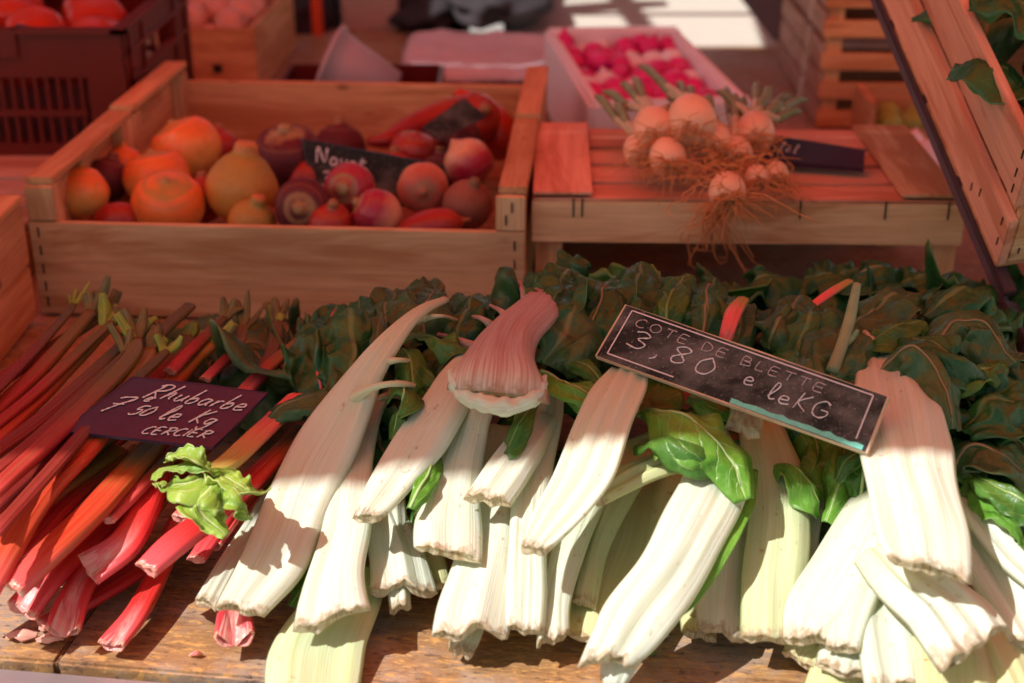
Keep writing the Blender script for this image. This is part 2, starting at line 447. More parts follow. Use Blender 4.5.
def leaf_mat(name, dark=(.028, .075, .016), lite=(.07, .16, .03), vein=(.22, .32, .10), rough=.38, trans=.25, mid=.045, sidev=.75):
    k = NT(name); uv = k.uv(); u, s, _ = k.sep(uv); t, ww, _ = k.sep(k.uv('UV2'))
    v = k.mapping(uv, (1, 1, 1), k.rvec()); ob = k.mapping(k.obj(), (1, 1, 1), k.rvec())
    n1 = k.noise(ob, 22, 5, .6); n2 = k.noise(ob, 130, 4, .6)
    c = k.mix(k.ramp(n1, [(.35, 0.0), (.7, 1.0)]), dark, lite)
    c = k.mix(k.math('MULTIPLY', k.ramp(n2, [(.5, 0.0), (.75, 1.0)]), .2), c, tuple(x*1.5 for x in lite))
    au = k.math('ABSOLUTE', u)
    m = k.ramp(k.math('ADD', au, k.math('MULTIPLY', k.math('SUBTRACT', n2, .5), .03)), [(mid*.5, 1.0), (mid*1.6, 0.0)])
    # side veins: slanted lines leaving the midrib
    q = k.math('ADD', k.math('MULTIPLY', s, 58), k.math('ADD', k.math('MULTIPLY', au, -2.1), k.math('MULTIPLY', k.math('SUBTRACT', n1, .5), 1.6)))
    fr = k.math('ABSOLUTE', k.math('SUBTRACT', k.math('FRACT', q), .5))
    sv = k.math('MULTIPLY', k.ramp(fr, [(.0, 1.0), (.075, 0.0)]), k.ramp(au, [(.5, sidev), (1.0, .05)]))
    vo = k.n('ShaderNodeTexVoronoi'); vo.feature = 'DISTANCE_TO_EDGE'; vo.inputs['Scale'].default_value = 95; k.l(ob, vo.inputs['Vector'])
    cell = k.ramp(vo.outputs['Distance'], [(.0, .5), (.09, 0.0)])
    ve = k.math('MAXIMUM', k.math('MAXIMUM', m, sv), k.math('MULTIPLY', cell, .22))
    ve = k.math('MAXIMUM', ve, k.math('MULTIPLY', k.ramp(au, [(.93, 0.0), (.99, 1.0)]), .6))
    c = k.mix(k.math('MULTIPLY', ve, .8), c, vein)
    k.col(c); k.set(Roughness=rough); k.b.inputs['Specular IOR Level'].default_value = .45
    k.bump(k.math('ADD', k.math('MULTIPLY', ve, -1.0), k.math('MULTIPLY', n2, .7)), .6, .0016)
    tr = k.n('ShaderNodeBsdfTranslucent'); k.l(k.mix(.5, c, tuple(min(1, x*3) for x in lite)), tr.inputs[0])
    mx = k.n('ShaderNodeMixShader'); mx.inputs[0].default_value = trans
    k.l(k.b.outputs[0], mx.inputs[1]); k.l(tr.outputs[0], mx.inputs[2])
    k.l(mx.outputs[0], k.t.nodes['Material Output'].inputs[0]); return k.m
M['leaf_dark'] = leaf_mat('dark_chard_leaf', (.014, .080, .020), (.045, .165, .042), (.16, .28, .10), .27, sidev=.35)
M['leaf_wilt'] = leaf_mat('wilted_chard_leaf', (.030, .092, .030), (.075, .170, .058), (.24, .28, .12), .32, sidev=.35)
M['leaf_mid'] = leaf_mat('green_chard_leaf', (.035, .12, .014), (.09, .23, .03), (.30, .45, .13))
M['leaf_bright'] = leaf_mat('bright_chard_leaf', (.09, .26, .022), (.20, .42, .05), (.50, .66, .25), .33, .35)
M['leaf_rhu'] = leaf_mat('rhubarb_leaf', (.18, .33, .03), (.36, .52, .07), (.70, .72, .36), .4, .3)
M['leaf_rhud'] = leaf_mat('dried_rhubarb_leaf', (.10, .10, .03), (.18, .17, .06), (.40, .34, .16), .5, .2)

def plain(name, c, rough=.5, var=.15, scale=30, bump=.2, metal=0, spec=.4, sss=0):
    k = NT(name); v = k.mapping(k.obj(), (1, 1, 1), k.rvec())
    n = k.noise(v, scale, 5, .6)
    cc = k.mix(n, tuple(x*(1-var*1.5) for x in c), tuple(min(1, x*(1+var)) for x in c))
    k.col(cc); k.set(Roughness=rough, Metallic=float(metal)); k.b.inputs['Specular IOR Level'].default_value = spec
    if sss:
        k.b.inputs['Subsurface Weight'].default_value = sss; k.b.inputs['Subsurface Radius'].default_value = (1, .5, .3); k.b.inputs['Subsurface Scale'].default_value = .01
    if bump: k.bump(n, bump, .001)
    return k.m
M['midrib'] = plain('pale_leaf_midrib', (.24, .20, .10), .45, .3, 60, .1)
M['midrib_g'] = plain('green_leaf_midrib', (.34, .48, .18), .45, .2, 60, .1)
M['metal'] = plain('brushed_aluminium', (.62, .64, .66), .38, .1, 60, .1, .85)
M['steel'] = plain('dark_painted_steel', (.09, .05, .06), .45, .2, 40, .2, .3)
M['staple'] = plain('rusty_staple_wire', (.035, .022, .018), .5, .2, 200, 0, .4)
M['slate'] = plain('black_slate_board', (.024, .022, .055), .36, .35, 60, .15, spec=.6)
k = NT('smudged_slate'); v_ = k.obj()
k.b.inputs['Specular IOR Level'].default_value = .2
c_ = k.mix(k.noise(v_, 70, 4), (.010, .014, .013), (.026, .032, .030))
c_ = k.mix(k.math('MULTIPLY', k.ramp(k.noise(k.mapping(v_, (1, 1.6, 1.6)), 17, 4, .6), [(.46, 0.0), (.68, 1.0)]), .42), c_, (.26, .26, .24))
c_ = k.mix(k.math('MULTIPLY', k.ramp(k.noise(v_, 420, 2), [(.62, 0.0), (.70, 1.0)]), .4), c_, (.35, .30, .28))
k.col(c_); k.set(Roughness=.75); M['slate2'] = k.m
M['slate_edge'] = plain('worn_board_edge', (.55, .42, .28), .7, .25, 90, .3)
M['teal'] = plain('teal_paint', (.16, .62, .50), .6, .3, 120, .2)
M['chalk'] = plain('chalk_ink', (.80, .70, .78), .8, .5, 1400, .2)
M['chalk_dim'] = plain('rubbed_chalk', (.46, .38, .38), .9, .5, 400, .2)
M['redplastic'] = plain('maroon_plastic', (.13, .014, .010), .33, .12, 12, .05)
M['greyplastic'] = plain('grey_plastic', (.42, .38, .42), .4, .08, 10, .05)
M['foam'] = plain('white_foam', (.82, .80, .84), .75, .05, 180, .3)
M['pinkstuff'] = plain('pink_radish_skin', (.85, .03, .25), .35, .4, 40, .1, sss=.1)
M['cloth'] = plain('pale_cloth', (.62, .56, .60), .9, .12, 14, .3)
M['cream'] = plain('cream_table_cloth', (.50, .46, .39), .85, .06, 14, .2)
M['darkcloth'] = plain('dark_cloth', (.028, .022, .026), .9, .3, 10, .3)
M['mauve'] = plain('mauve_cloth', (.20, .12, .12), .9, .2, 10, .3)
M['orange'] = plain('orange_paint', (.60, .08, .02), .5, .1, 20, .1)
M['beige'] = plain('beige_paint', (.42, .34, .29), .7, .1, 10, .1)
M['paving'] = plain('stone_paving', (.34, .31, .28), .85, .3, 3, .4)
M['tomato'] = plain('tomato_skin', (.52, .045, .018), .25, .15, 12, 0, sss=.1)
M['onionred'] = plain('pale_red_onion_skin', (.72, .34, .26), .4, .35, 25, .1)
M['onion'] = plain('spring_onion_skin', (.82, .50, .33), .38, .22, 18, .1, sss=.15)
M['rootfibre'] = plain('dry_root_fibre', (.66, .27, .10), .8, .25, 90, 0)
M['greenstem'] = plain('onion_green_stem', (.24, .30, .15), .45, .35, 40, .2)
M['whitestem'] = plain('onion_white_stem', (.55, .50, .32), .45, .25, 40, .2)

def veg_mat(name, body, top, crown, lo=.1, hi=.5, mott=.4, rough=.4, rings=0):
    """object z runs along the vegetable's own axis, -1 (tip) .. 1 (crown)"""
    k = NT(name); ob = k.obj(); z = k.sep(k.n('ShaderNodeTexCoord').outputs['Generated'])[2]
    n = k.noise(k.mapping(ob, (1, 1, 1), k.rvec()), 24, 5, .6); n2 = k.noise(k.mapping(ob, (1, 1, 1), k.rvec(11)), 90, 4, .65)
    zz = k.math('ADD', z, k.math('MULTIPLY', k.math('SUBTRACT', n, .5), mott))
    c = k.mix(k.ramp(zz, [(lo, 0.0), (hi, 1.0)]), body, top)
    c = k.mix(k.ramp(zz, [(.90, 0.0), (.97, 1.0)]), c, crown)
    rg = k.ramp(k.math('SINE', k.math('MULTIPLY', k.math('POWER', k.math('SUBTRACT', 1.0, z, None, True), .5), 46)), [(.3, 0.0), (.9, 1.0)])
    c = k.mix(k.math('MULTIPLY', k.math('MULTIPLY', rg, k.ramp(z, [(.78, 0.0), (.86, 1.0)])), .7), c, crown)
    c = k.mix(k.math('MULTIPLY', k.ramp(n2, [(.5, 0.0), (.78, 1.0)]), .45), c, tuple(x*.45 for x in body))
    k.col(c); k.set(Roughness=rough); k.bump(n2, .35, .0015); return k.m
M['v_gold'] = veg_mat('golden_turnip_skin', (.85, .50, .12), (.84, .20, .04), (.40, .26, .07), .35, .7, .3, .4)
M['v_gold2'] = veg_mat('greenish_turnip_skin', (.68, .27, .045), (.34, .24, .05), (.50, .20, .06), .3, .8, .4, .55)
M['v_beet'] = veg_mat('dark_beet_skin', (.065, .009, .014), (.11, .010, .017), (.32, .19, .08), .3, .8, .5, .62)
M['v_turnip'] = veg_mat('purple_white_turnip_skin', (.66, .36, .22), (.36, .015, .05), (.30, .20, .08), .32, .62, .35, .33)
M['v_pale'] = veg_mat('pale_turnip_skin', (.66, .33, .17), (.46, .09, .06), (.28, .14, .08), .2, .9, .9, .5)
M['v_red'] = veg_mat('red_root_skin', (.30, .018, .014), (.36, .03, .02), (.3, .15, .06), .3, .8, .4, .35)
M['v_brown'] = veg_mat('earthy_beet_skin', (.22, .08, .05), (.27, .09, .06), (.2, .12, .06), .3, .8, .5, .75)
random.seed(11)
# ------------------------------------------------------------------ ground
bm = bmesh.new(); bmesh.ops.create_grid(bm, x_segments=8, y_segments=8, size=60)
g = bm_obj('pavement', bm, M['paving'], None, Matrix.Translation((0, 20, -.82))); tag(g, None, None, None, 'structure')
# ------------------------------------------------------------------ sales table
a0 = P(0, 658, 0); a1 = P(270, 680, 0)
ux = Vector((a1.x-a0.x, a1.y-a0.y, 0)).normalized(); uy = Vector((-ux.y, ux.x, 0))
def TP(x, y, z): return a0 + ux*x + uy*y + Vector((0, 0, z))
table = empty('market_table', TP(.4, .3, -.82), 'long worn plywood market table edged with a bright metal strip, carrying the rhubarb and chard', 'table')
def tboard(x0, x1, y0, y1, nm='tabletop_board', th=.018, z=0, mat='table'):
    return plank(nm, frame(TP((x0+x1)/2, (y0+y1)/2, z-th/2), ux, uy), (x1-x0-.0008, y1-y0-.0008, th), M[mat], table, .0025, .0006)
tboard(-.95, .045, 0, .9); tboard(.045, 1.6, 0, .9); 
tboard(-1.3, 1.9, .9, 2.35, z=-.001)
tboard(-1.0, 1.6, -.026, -.003, 'metal_edge_strip', .010, -.006, 'metal')
tboard(-1.0, 1.6, -.012, -.004, 'front_rail', .06, -.016, 'metal')
for x, y in ((-.9, .1), (1.5, .1), (-.9, 2.2), (1.5, 2.2)):
    plank('leg', frame(TP(x, y, -.42), (0, 0, 1), ux), (.80, .04, .04), M['metal'], table)
# ------------------------------------------------------------------ crates
def rect_frame(o, x, yaw_from=None):
    x = Vector((x.x, x.y, 0)).normalized(); return x, Vector((-x.y, x.x, 0)), Vector((0, 0, 1))
def B(root, nm, o, ax, lo, hi, mat, grain=0, **k):
    """board inside a crate whose axes are ax, spanning lo..hi (grain along axis index grain)"""
    lo, hi = Vector(lo), Vector(hi); c = (lo+hi)/2; s = hi-lo
    cen = o + ax[0]*c.x + ax[1]*c.y + ax[2]*c.z
    ordr = [(0, 1, 2), (1, 2, 0), (2, 0, 1)][grain]
    Mx = frame(cen, ax[ordr[0]], ax[ordr[1]])
    return plank(nm, Mx, tuple(s[i] for i in ordr), M[mat], root, **k)
def staple(root, o, ax, p, vertical=True, l=.012, face=1):
    """bent wire staple proud of a board; face = axis index it sticks out of (negative side)"""
    w = .0017
    d = [w, w, w]; d[2 if vertical else 0] = l; 
    lo = Vector(p) - Vector(d)/2; hi = Vector(p) + Vector(d)/2
    B(root, 'staple', o, ax, lo, hi, 'staple', 0, bev=.0002, warp=0)

# fruit crate
fl = P(28, 222, .12); fr = P(525, 233, .12)
ax = rect_frame(fl, fr-fl); o = Vector((fl.x, fl.y, 0)); FO, FA = o, ax
Wd = (fr-fl).length; Dp = .60
fc = empty('wooden_crate', o + ax[0]*Wd/2 + ax[1]*Dp/2, 'large open pine crate full of golden turnips and beetroots behind the rhubarb', 'crate', 'wooden crates on the stall')
B(fc, 'front_board', o, ax, (0, 0, .004), (Wd, .009, .12), 'pale')
B(fc, 'back_board', o, ax, (.02, Dp-.012, .01), (Wd-.02, Dp, .145), 'pine')
B(fc, 'crate_floor', o, ax, (.01, .012, .006), (Wd-.01, Dp-.014, .014), 'oldwood')
for sx in (0, 1):
    x0 = 0 if sx == 0 else Wd-.012
    for (y0, y1, zt) in ((.012, .315, .163), (.318, Dp-.014, .168)):
        B(fc, 'side_board', o, ax, (x0, y0, .012), (x0+.012, y1, zt), 'pine', 1)
        xr = (-.002, .031) if sx == 0 else (Wd-.031, Wd+.002)
        B(fc, 'top_rail', o, ax, (xr[0], y0-.001, zt+.0005), (xr[1], y1, zt+.0085), 'pine', 1, warp=.0015)
    for (y0, y1) in ((.0095, .040), (.275, .315), (.319, .352), (Dp-.045, Dp-.0145)):
        xr = (.0125, .030) if sx == 0 else (Wd-.030, Wd-.0125)
        B(fc, 'corner_post', o, ax, (xr[0], y0, .0145), (xr[1], y1, .1625), 'pale', 2)
# front posts visible above the front board
B(fc, 'corner_post', o, ax, (.0, .0005, .1215), (.034, .0085, .1625), 'pale', 2)
B(fc, 'corner_post', o, ax, (Wd-.034, .0005, .1215), (Wd, .0085, .1625), 'pale', 2)
for zz in (.108, .085, .062, .04, .02):
    staple(fc, o, ax, (.011, -.0006, zz)); staple(fc, o, ax, (Wd-.012, -.0006, zz-.004))
staple(fc, o, ax, (Wd-.015, -.0002, .15)); staple(fc, o, ax, (Wd-.022, -.0002, .135))

# neighbour crate at far left
o = Vector((-1.045, 1.135, 0)); ax = rect_frame(o, Vector((1, -.0, 0)))
ec = empty('wooden_crate', o+Vector((.24, .2, 0)), 'dark reddish wooden crate cut off by the left edge, beside the rhubarb tops', 'crate', 'wooden crates on the stall')
w, d, h = .480, .425, .150
B(ec, 'side_board', o, ax, (w-.01, 0, .01), (w, d, .072), 'pine', 1); B(ec, 'side_board', o, ax, (w-.01, 0, .076), (w, d, h), 'pine', 1)
B(ec, 'side_board', o, ax, (0, 0, .01), (.01, d, h), 'pine', 1)
B(ec, 'front_board', o, ax, (.0105, 0, .01), (w-.0105, .009, h), 'pine'); B(ec, 'back_board', o, ax, (.0105, d-.009, .01), (w-.0105, d, h), 'pine')
B(ec, 'crate_floor', o, ax, (.011, .01, .002), (w-.011, d-.01, .009), 'pine')
B(ec, 'top_rail', o, ax, (w-.033, -.001, h+.0005), (w+.002, d+.001, h+.009), 'pine', 1)
B(ec, 'price_strip', o, ax, (w+.0005, .02, .06), (w+.0015, .30, .085), 'slate_edge', 1)

# low crate under the plastic crate
o = Vector((-1.25, 1.66, 0)); ax = rect_frame(o, Vector((1, 0, 0)))
ic = empty('upturned_crate', o+Vector((.3, .4, 0)), 'low upturned slatted crate carrying the maroon plastic crate', 'crate', 'wooden crates on the stall')
for i in range(7): B(ic, 'top_slat', o, ax, (0, .002+i*.125, .062), (.63, .118+i*.125, .070), 'bluewood')
for x in (0, .618): B(ic, 'side_board', o, ax, (x, 0, .0), (x+.012, .87, .061), 'oldwood', 1)
B(ic, 'front_board', o, ax, (.0125, 0, 0), (.6175, .01, .061), 'oldwood')

# maroon plastic crate
o = Vector((-1.17, 2.02, .0705)); ax = rect_frame(o, Vector((1, .0, 0)))
w, d, h = .615, .44, .185
pc = empty('plastic_crate', o+Vector((w/2, d/2, 0)), 'maroon plastic crate with lattice front and a handle slot, top left corner', 'crate')
T_ = .008
B(pc, 'crate_floor', o, ax, (T_, T_, 0), (w-T_, d-T_, .006), 'redplastic')
def pw(nm, lo, hi): return B(pc, nm, o, ax, lo, hi, 'redplastic', warp=0, bev=.002)
for (y, nm) in ((0, 'front_wall'), (d-T_, 'back_wall')):
    f = empty_part = None
    bmx = bmesh.new()
    def addb(lo, hi):
        r = bmesh.ops.create_cube(bmx, size=1)
        for v in r['verts']: v.co = Vector(((lo[0]+hi[0])/2+v.co.x*(hi[0]-lo[0]), (lo[1]+hi[1])/2+v.co.y*(hi[1]-lo[1]), (lo[2]+hi[2])/2+v.co.z*(hi[2]-lo[2])))
    addb((0, y, .115), (.40, y+T_, .150)); addb((.40, y, .115), (w, y+T_, h-.008))
    addb((0, y-.003, 0), (w, y+T_, .018)); addb((0.001, y-.002, .058), (w-.06, y+T_-.001, .068))
    addb((w-.055, y-.0005, .0), (w, y+T_-.0005, h-.009)); addb((0, y-.006, .145), (.43, y+T_+.006, .152)); addb((.46, y-.006, h-.007), (w+.006, y+T_+.006, h))
    addb((.425, y-.0055, .145), (.466, y+T_+.0055, .185))
    for i in range(34): addb((.002+i*.0165, y+.001, .0), (.0075+i*.0165, y+T_-.001, .116))
    bm_obj(nm, bmx, M['redplastic'], pc, frame(o, ax[0], ax[1]))
for (x, nm) in ((w-T_, 'side_wall'), (0, 'side_wall')):
    bmx = bmesh.new()
    addb((x, T_, 0), (x+T_, d-T_, .105)); addb((x, T_, .105), (x+T_, .12, h-.008)); addb((x, d-.12, .105), (x+T_, d-T_, h-.008))
    addb((x, .12, .145), (x+T_, d-.12, h-.008)); addb((x-.006, -.006, h-.007), (x+T_+.006, d+.006, h-.0003))
    s = 1 if x > .1 else -1
    xx = x+T_ if s > 0 else x-.004
    for yy in (.03, .11, d-.12, d-.04): addb((xx, yy, 0), (xx+.004, yy+.008, h-.012))
    addb((xx, .03, .098), (xx+.005, d-.03, .106)); addb((xx, .03, .143), (xx+.005, d-.03, .150))
    bm_obj(nm, bmx, M['redplastic'], pc, frame(o, ax[0], ax[1]))

# pine box of red onions behind
o = P(196, 96, .0); o.x = -.665; o.y = 2.66; ax = rect_frame(o, Vector((1, -.03, 0)))
w, d, h = .185, .42, .125
oc = empty('wooden_crate', o+ax[0]*w/2+ax[1]*d/2, 'small pine box heaped with pale red onions between the plastic crate and the background', 'crate', 'wooden crates on the stall')
B(oc, 'front_board', o, ax, (0, 0, 0), (w, .008, h), 'pine'); B(oc, 'back_board', o, ax, (0, d-.008, 0), (w, d, h), 'pine')
for x in (0, w-.010): B(oc, 'side_board', o, ax, (x, .0085, 0), (x+.010, d-.0085, h+.004), 'pale', 1)
B(oc, 'crate_floor', o, ax, (.0105, .009, .002), (w-.0105, d-.009, .008), 'pine')
B(oc, 'hand_hole_shade', o, ax, (w*.55, -.0008, .042), (w*.55+.018, -.0001, .058), 'staple', bev=.0002)  # thin dark plate standing in for the shade inside a hand hole
OO, OA, OD = o, ax, (w, d, h)

# upturned crate used as shelf
gl = P(532, 193, .16); gr = P(968, 197, .16)
ax = rect_frame(gl, gr-gl); o = Vector((gl.x, gl.y, 0)); w = (gr-gl).length; d = .30; GO, GA, GW = o, ax, w
gc = empty('upturned_crate', o+ax[0]*w/2+ax[1]*d/2, 'upturned pine crate with thin red lit slats, serving as shelf for the spring onions', 'crate', 'wooden crates on the stall')
B(gc, 'front_board', o, ax, (0, 0, .100), (w, .010, .150), 'pale'); B(gc, 'back_board', o, ax, (0, d-.010, .100), (w, d, .150), 'pine')
B(gc, 'back_board', o, ax, (.02, d-.010, .004), (w-.02, d, .092), 'bluewood')
for (x0, x1) in ((.004, .036), (w-.034, w-.002)):
    for y in (.0105, d-.030): B(gc, 'leg', o, ax, (x0, y, 0), (x1, y+.018, .1495), 'pine', 2)
for x in (.0, w-.010): B(gc, 'side_board', o, ax, (x, .0105, .100), (x+.010, d-.0105, .1495), 'pine', 1)
ys = [(.001, .056), (.064, .128), (.138, .200), (.214, .299)]
for i, (y0, y1) in enumerate(ys): B(gc, 'top_slat', o, ax, (.002, y0, .1505), (w-.002, y1, .1545), ['pine_redlit', 'pine_redlit', 'pine_redlit', 'pine_redlit'][i], warp=.0016)
for (x0, x1, mt) in ((.001, .070, 'pine_redlit'), (w-.075, w-.004, 'pale')): B(gc, 'cross_slat', o, ax, (x0, .0, .1580), (x1, d, .1620), mt, 1, warp=.0012)
for x in (.048, .058, w*.43, w*.62, w-.092, w-.02): staple(gc, o, ax, (x, -.0006, .143), l=.022)

# tilted crate of greens at right
F0 = P(995, 268, .150); F0 = PY(997, 266, 1.34); F1 = PY(880, -8, 1.70); T0 = PY(1022, 128, 1.275)
a = (F1-F0).normalized(); u = (T0-F0); hgt = u.length*.97; u = (u - a*u.dot(a)).normalized(); r_ = a.cross(u)
if r_.x < 0: r_ = -r_
ax = (r_, a, u) if r_.cross(a).dot(u) > 0 else (r_, a, u); o = F0; Ln = .62
HO, HA = o, ax
hc = empty('tilted_crate', F0 + r_*.17 + a*Ln/2, 'slatted pine crate tipped forward and filled with dark greens, leaning in at the right', 'crate', 'wooden crates on the stall')
def BH(nm, lo, hi, mat, grain, **k):
    lo, hi = Vector(lo), Vector(hi); c = (lo+hi)/2; s = hi-lo
    cen = o + r_*c.x + a*c.y + u*c.z
    Mx = {1: frame(cen, a, u), 0: frame(cen, r_, u), 2: frame(cen, u, a)}[grain]
    sz = {1: (s.y, s.z, s.x), 0: (s.x, s.z, s.y), 2: (s.z, s.y, s.x)}[grain]
    return plank(nm, Mx, sz, M[mat], hc, **k)
hh = hgt
BH('side_slat', (0, 0, 0), (.009, Ln, hh*.41), 'pine_redlit', 1); BH('side_slat', (0, 0, hh*.53), (.009, Ln, hh), 'pine_redlit', 1)
BH('side_slat', (.33, 0, 0), (.339, Ln, hh*.41), 'pine_redlit', 1); BH('side_slat', (.33, 0, hh*.53), (.339, Ln, hh), 'pine_redlit', 1)
BH('end_board', (.0095, 0, .004), (.3295, .010, hh*.46), 'pale', 0); BH('end_board', (.0095, 0, hh*.48), (.3295, .010, hh*.98), 'pale', 0)
BH('end_board', (.0095, Ln-.010, .004), (.3295, Ln, hh), 'pine', 0)
for k_ in range(5): BH('floor_slat', (.0, .002+k_*.124, -.0055), (.338, .112+k_*.124, -.0005), 'pine', 0)
for y in (.0105, Ln-.04): BH('corner_post', (.0095, y, .0), (.030, y+.028, hh*1.02), 'pine', 2)
BH('bottom_runner', (-.001, -.03, -.013), (.012, Ln, -.006), 'steel', 1)
for k_, (yy, zz) in enumerate(((.012, .15), (.014, .32), (.012, .62), (.014, .74), (.012, .9), (.07, .2), (.09, .12))):
    c = o + r_*(-.0006) + a*yy + u*(zz*hh); plank('staple', frame(c, u, a), (.012, .0012, .0012), M['staple'], hc, .0002, 0)
for k_ in range(5):
    c = o + r_*(.018+.02*(k_ % 2)) + a*(-.0006) + u*((.12+.17*k_)*hh); plank('staple', frame(c, u, r_), (.009, .0012, .0012), M['staple'], hc, .0002, 0)
HR, HV, HU = r_.copy(), a.copy(), u.copy()
# steel stand under the tilted crate
st = empty('crate_stand', Vector((F0.x+.03, F0.y, 0)), 'dark steel bar stand propping up the tilted crate at right', 'stand')
def bar(nm, p, q, s, mat, root, s2=None):
    p, q = Vector(p), Vector(q); return plank(nm, frame((p+q)/2, q-p, None, (0.3, .2, 1)), ((q-p).length, s, s2 or s), M[mat], root, .001, 0)
f2 = F0 - a*.035 - u*.024 + r_*.002
bar('sloping_bar', f2 - a*.012, f2 + a*.70 - u*.004, .009, 'steel', st)
bar('sloping_bar', f2 + r_*.30, f2 + r_*.30 + a*.70, .014, 'steel', st)
e0 = PY(1030, 350, 1.24)
bar('front_post', f2, e0, .016, 'steel', st); bar('foot', e0, (e0.x+.02, e0.y, .004), .016, 'steel', st)
q = f2 + a*.62 + r_*.02
bar('cross_bar', f2 + a*.55 - u*.02, f2 + a*.55 - u*.02 + r_*.32, .012, 'steel', st)
q = q + r_*.28; bar('rear_post', q - u*.02, (q.x, q.y, .004), .016, 'steel', st)
q = f2 + r_*.30; bar('front_post', q, (q.x, q.y, .004), .016, 'steel', st)

# white foam box of radishes
q0_ = P(590, 103, .145); yw = R(6); axs = (Vector((math.cos(yw), math.sin(yw), 0)), Vector((-math.sin(yw), math.cos(yw), 0)), Vector((0, 0, 1)))
o = Vector((q0_.x, q0_.y, 0)); w = .245; d = .53; h = .145
fbx = empty('foam_box', o+axs[0]*w/2+axs[1]*d/2, 'white foam box with bright pink radishes inside, behind the spring onions', 'box')
t = .022
for nm, lo, hi in (('front_wall', (0, 0, 0), (w, t, h)), ('back_wall', (0, d-t, 0), (w, d, h+.002)), ('side_wall', (0, t, 0), (t, d-t, h-.003)), ('side_wall', (w-t, t, 0), (w, d-t, h-.003)), ('box_floor', (t, t, 0), (w-t, d-t, .02))):
    B(fbx, nm, o, axs, lo, hi, 'foam', bev=.007, warp=.002)
XO, XA, XD = o, axs, (w, d, h)

# ------------------------------------------------------------------ rounded vegetables
def lathe(name, M4, prof, mat, parent=None, nu=30, nv=22, bumpy=.04, seed=1, sq=(1, 1), twist=0):
    """prof(t)->(radius,z), t 0..1 from bottom to top; local z = axis"""
    vs, fs = [], []
    for i in range(nv+1):
        r, z = prof(i/nv)
        for j in range(nu):
            a = 2*PI*j/nu
            p = Vector((math.cos(a)*sq[0], math.sin(a)*sq[1], 0))*r + Vector((0, 0, z))
            k = 1 + bumpy*fbm(Vector((math.cos(a)*1.3, math.sin(a)*1.3, z*22+seed*5)), 3) + bumpy*.4*noise.noise(Vector((a*0+math.cos(a)*5, math.sin(a)*5, z*70+seed)))
            p.x *= k; p.y *= k
            vs.append(M4 @ p)
    for i in range(nv):
        for j in range(nu):
            a = i*nu+j; b = i*nu+(j+1) % nu; fs.append((a, b, b+nu, a+nu))
    fs.append(tuple(reversed(range(nu)))); fs.append(tuple(range(nv*nu, nv*nu+nu)))
    return mesh_obj(name, vs, fs, mat, parent, M=M4)
def axis_frame(c, d):
    d = Vector(d).normalized(); s = d.cross(Vector((0.13, .2, 1)));
    if s.length < .1: s = Vector((1, 0, 0))
    s.normalize(); return frame(c, s, d.cross(s))
def root_prof(r, hk=1.0, stub=.25, stubh=.35, tip=.3, pear=0):
    def f(t):
        a = -PI/2 + PI*t
        rr = r*math.cos(a)**.85 if math.cos(a) > 0 else 0; z = r*hk*math.sin(a)
        if pear and z > 0: rr *= 1 - pear*(z/(r*hk))**1.2*.55
        if t > .80:                       # cut leaf stub at the crown
            k = (t-.80)/.20; rr = max(rr*(1-k), r*stub*(1-.15*k)); z = r*hk*math.sin(-PI/2+PI*.80) + (r*hk*(1-math.sin(-PI/2+PI*.80)) + r*stubh)*k
            if k > .98: rr *= .8
        if t < .12:
            k = (1-t/.12); z -= r*tip*k*k
        return max(rr, .0006), z
    return f
def veg(px, py, rpx, z, d, mat, label, cat='turnip', name='turnip', hk=1.0, stub=.25, stubh=.3, tip=.25, pear=0, seed=1, sq=(1, 1), group='root vegetables in the large pine crate'):
    c = P(px, py, z); r = rpx*mpp(c)
    o_ = lathe(name, axis_frame(c, d), root_prof(r, hk, stub, stubh, tip, pear), M[mat], None, seed=seed, sq=sq)
    return tag(o_, label, cat, group)
veg(82, 191, 27, .118, (.0, .25, 1), 'v_gold', 'orange yellow turnip with pointed top, at the left front corner of the large crate', hk=1.0, pear=.45, stub=.16, stubh=.1, seed=2)
veg(168, 204, 36, .112, (.1, -.4, 1), 'v_gold', 'broad round orange turnip with yellow underside, at the crate front between pointed and stubbed ones', hk=.88, stub=.1, stubh=.02, seed=3)
veg(157, 177, 34, .115, (-.2, .2, 1), 'v_gold', 'orange turnip with a scratch, sitting behind the broad round one', hk=.82, stub=.1, stubh=.02, seed=4)
veg(186, 148, 35, .128, (-.5, .1, 1), 'v_gold', 'golden turnip at the back left of the large crate, under the side rail', hk=.88, stub=.1, stubh=.02, seed=5)
veg(242, 186, 37, .125, (.18, .1, 1), 'v_gold2', 'greenish yellow turnip with a thick cut stub on top', hk=1.0, pear=.5, stub=.36, stubh=.22, seed=6)
veg(252, 222, 24, .098, (.35, -.1, 1), 'v_gold2', 'small greenish turnip with stub, low at the front board', hk=.9, stub=.36, stubh=.35, seed=7)
veg(107, 180, 22, .110, (.3, .3, 1), 'v_beet', 'dark red beetroot tucked behind the pointed orange turnip', 'beetroot', 'beetroot', seed=8)
veg(288, 158, 36, .122, (0, -.2, 1), 'v_beet', 'large dark beetroot behind the small price board in the crate', 'beetroot', 'beetroot', hk=.92, stub=.22, stubh=.1, seed=9)
veg(303, 207, 29, .118, (-.05, -1, .25), 'v_beet', 'dark beetroot showing its ringed pale crown to the front', 'beetroot', 'beetroot', hk=.75, stub=.22, stubh=.06, seed=10)
veg(350, 188, 26, .126, (-.25, -1, .3), 'v_turnip', 'red and white turnip with brown crown facing forward below the small board', hk=.9, stub=.3, stubh=.05, seed=11)
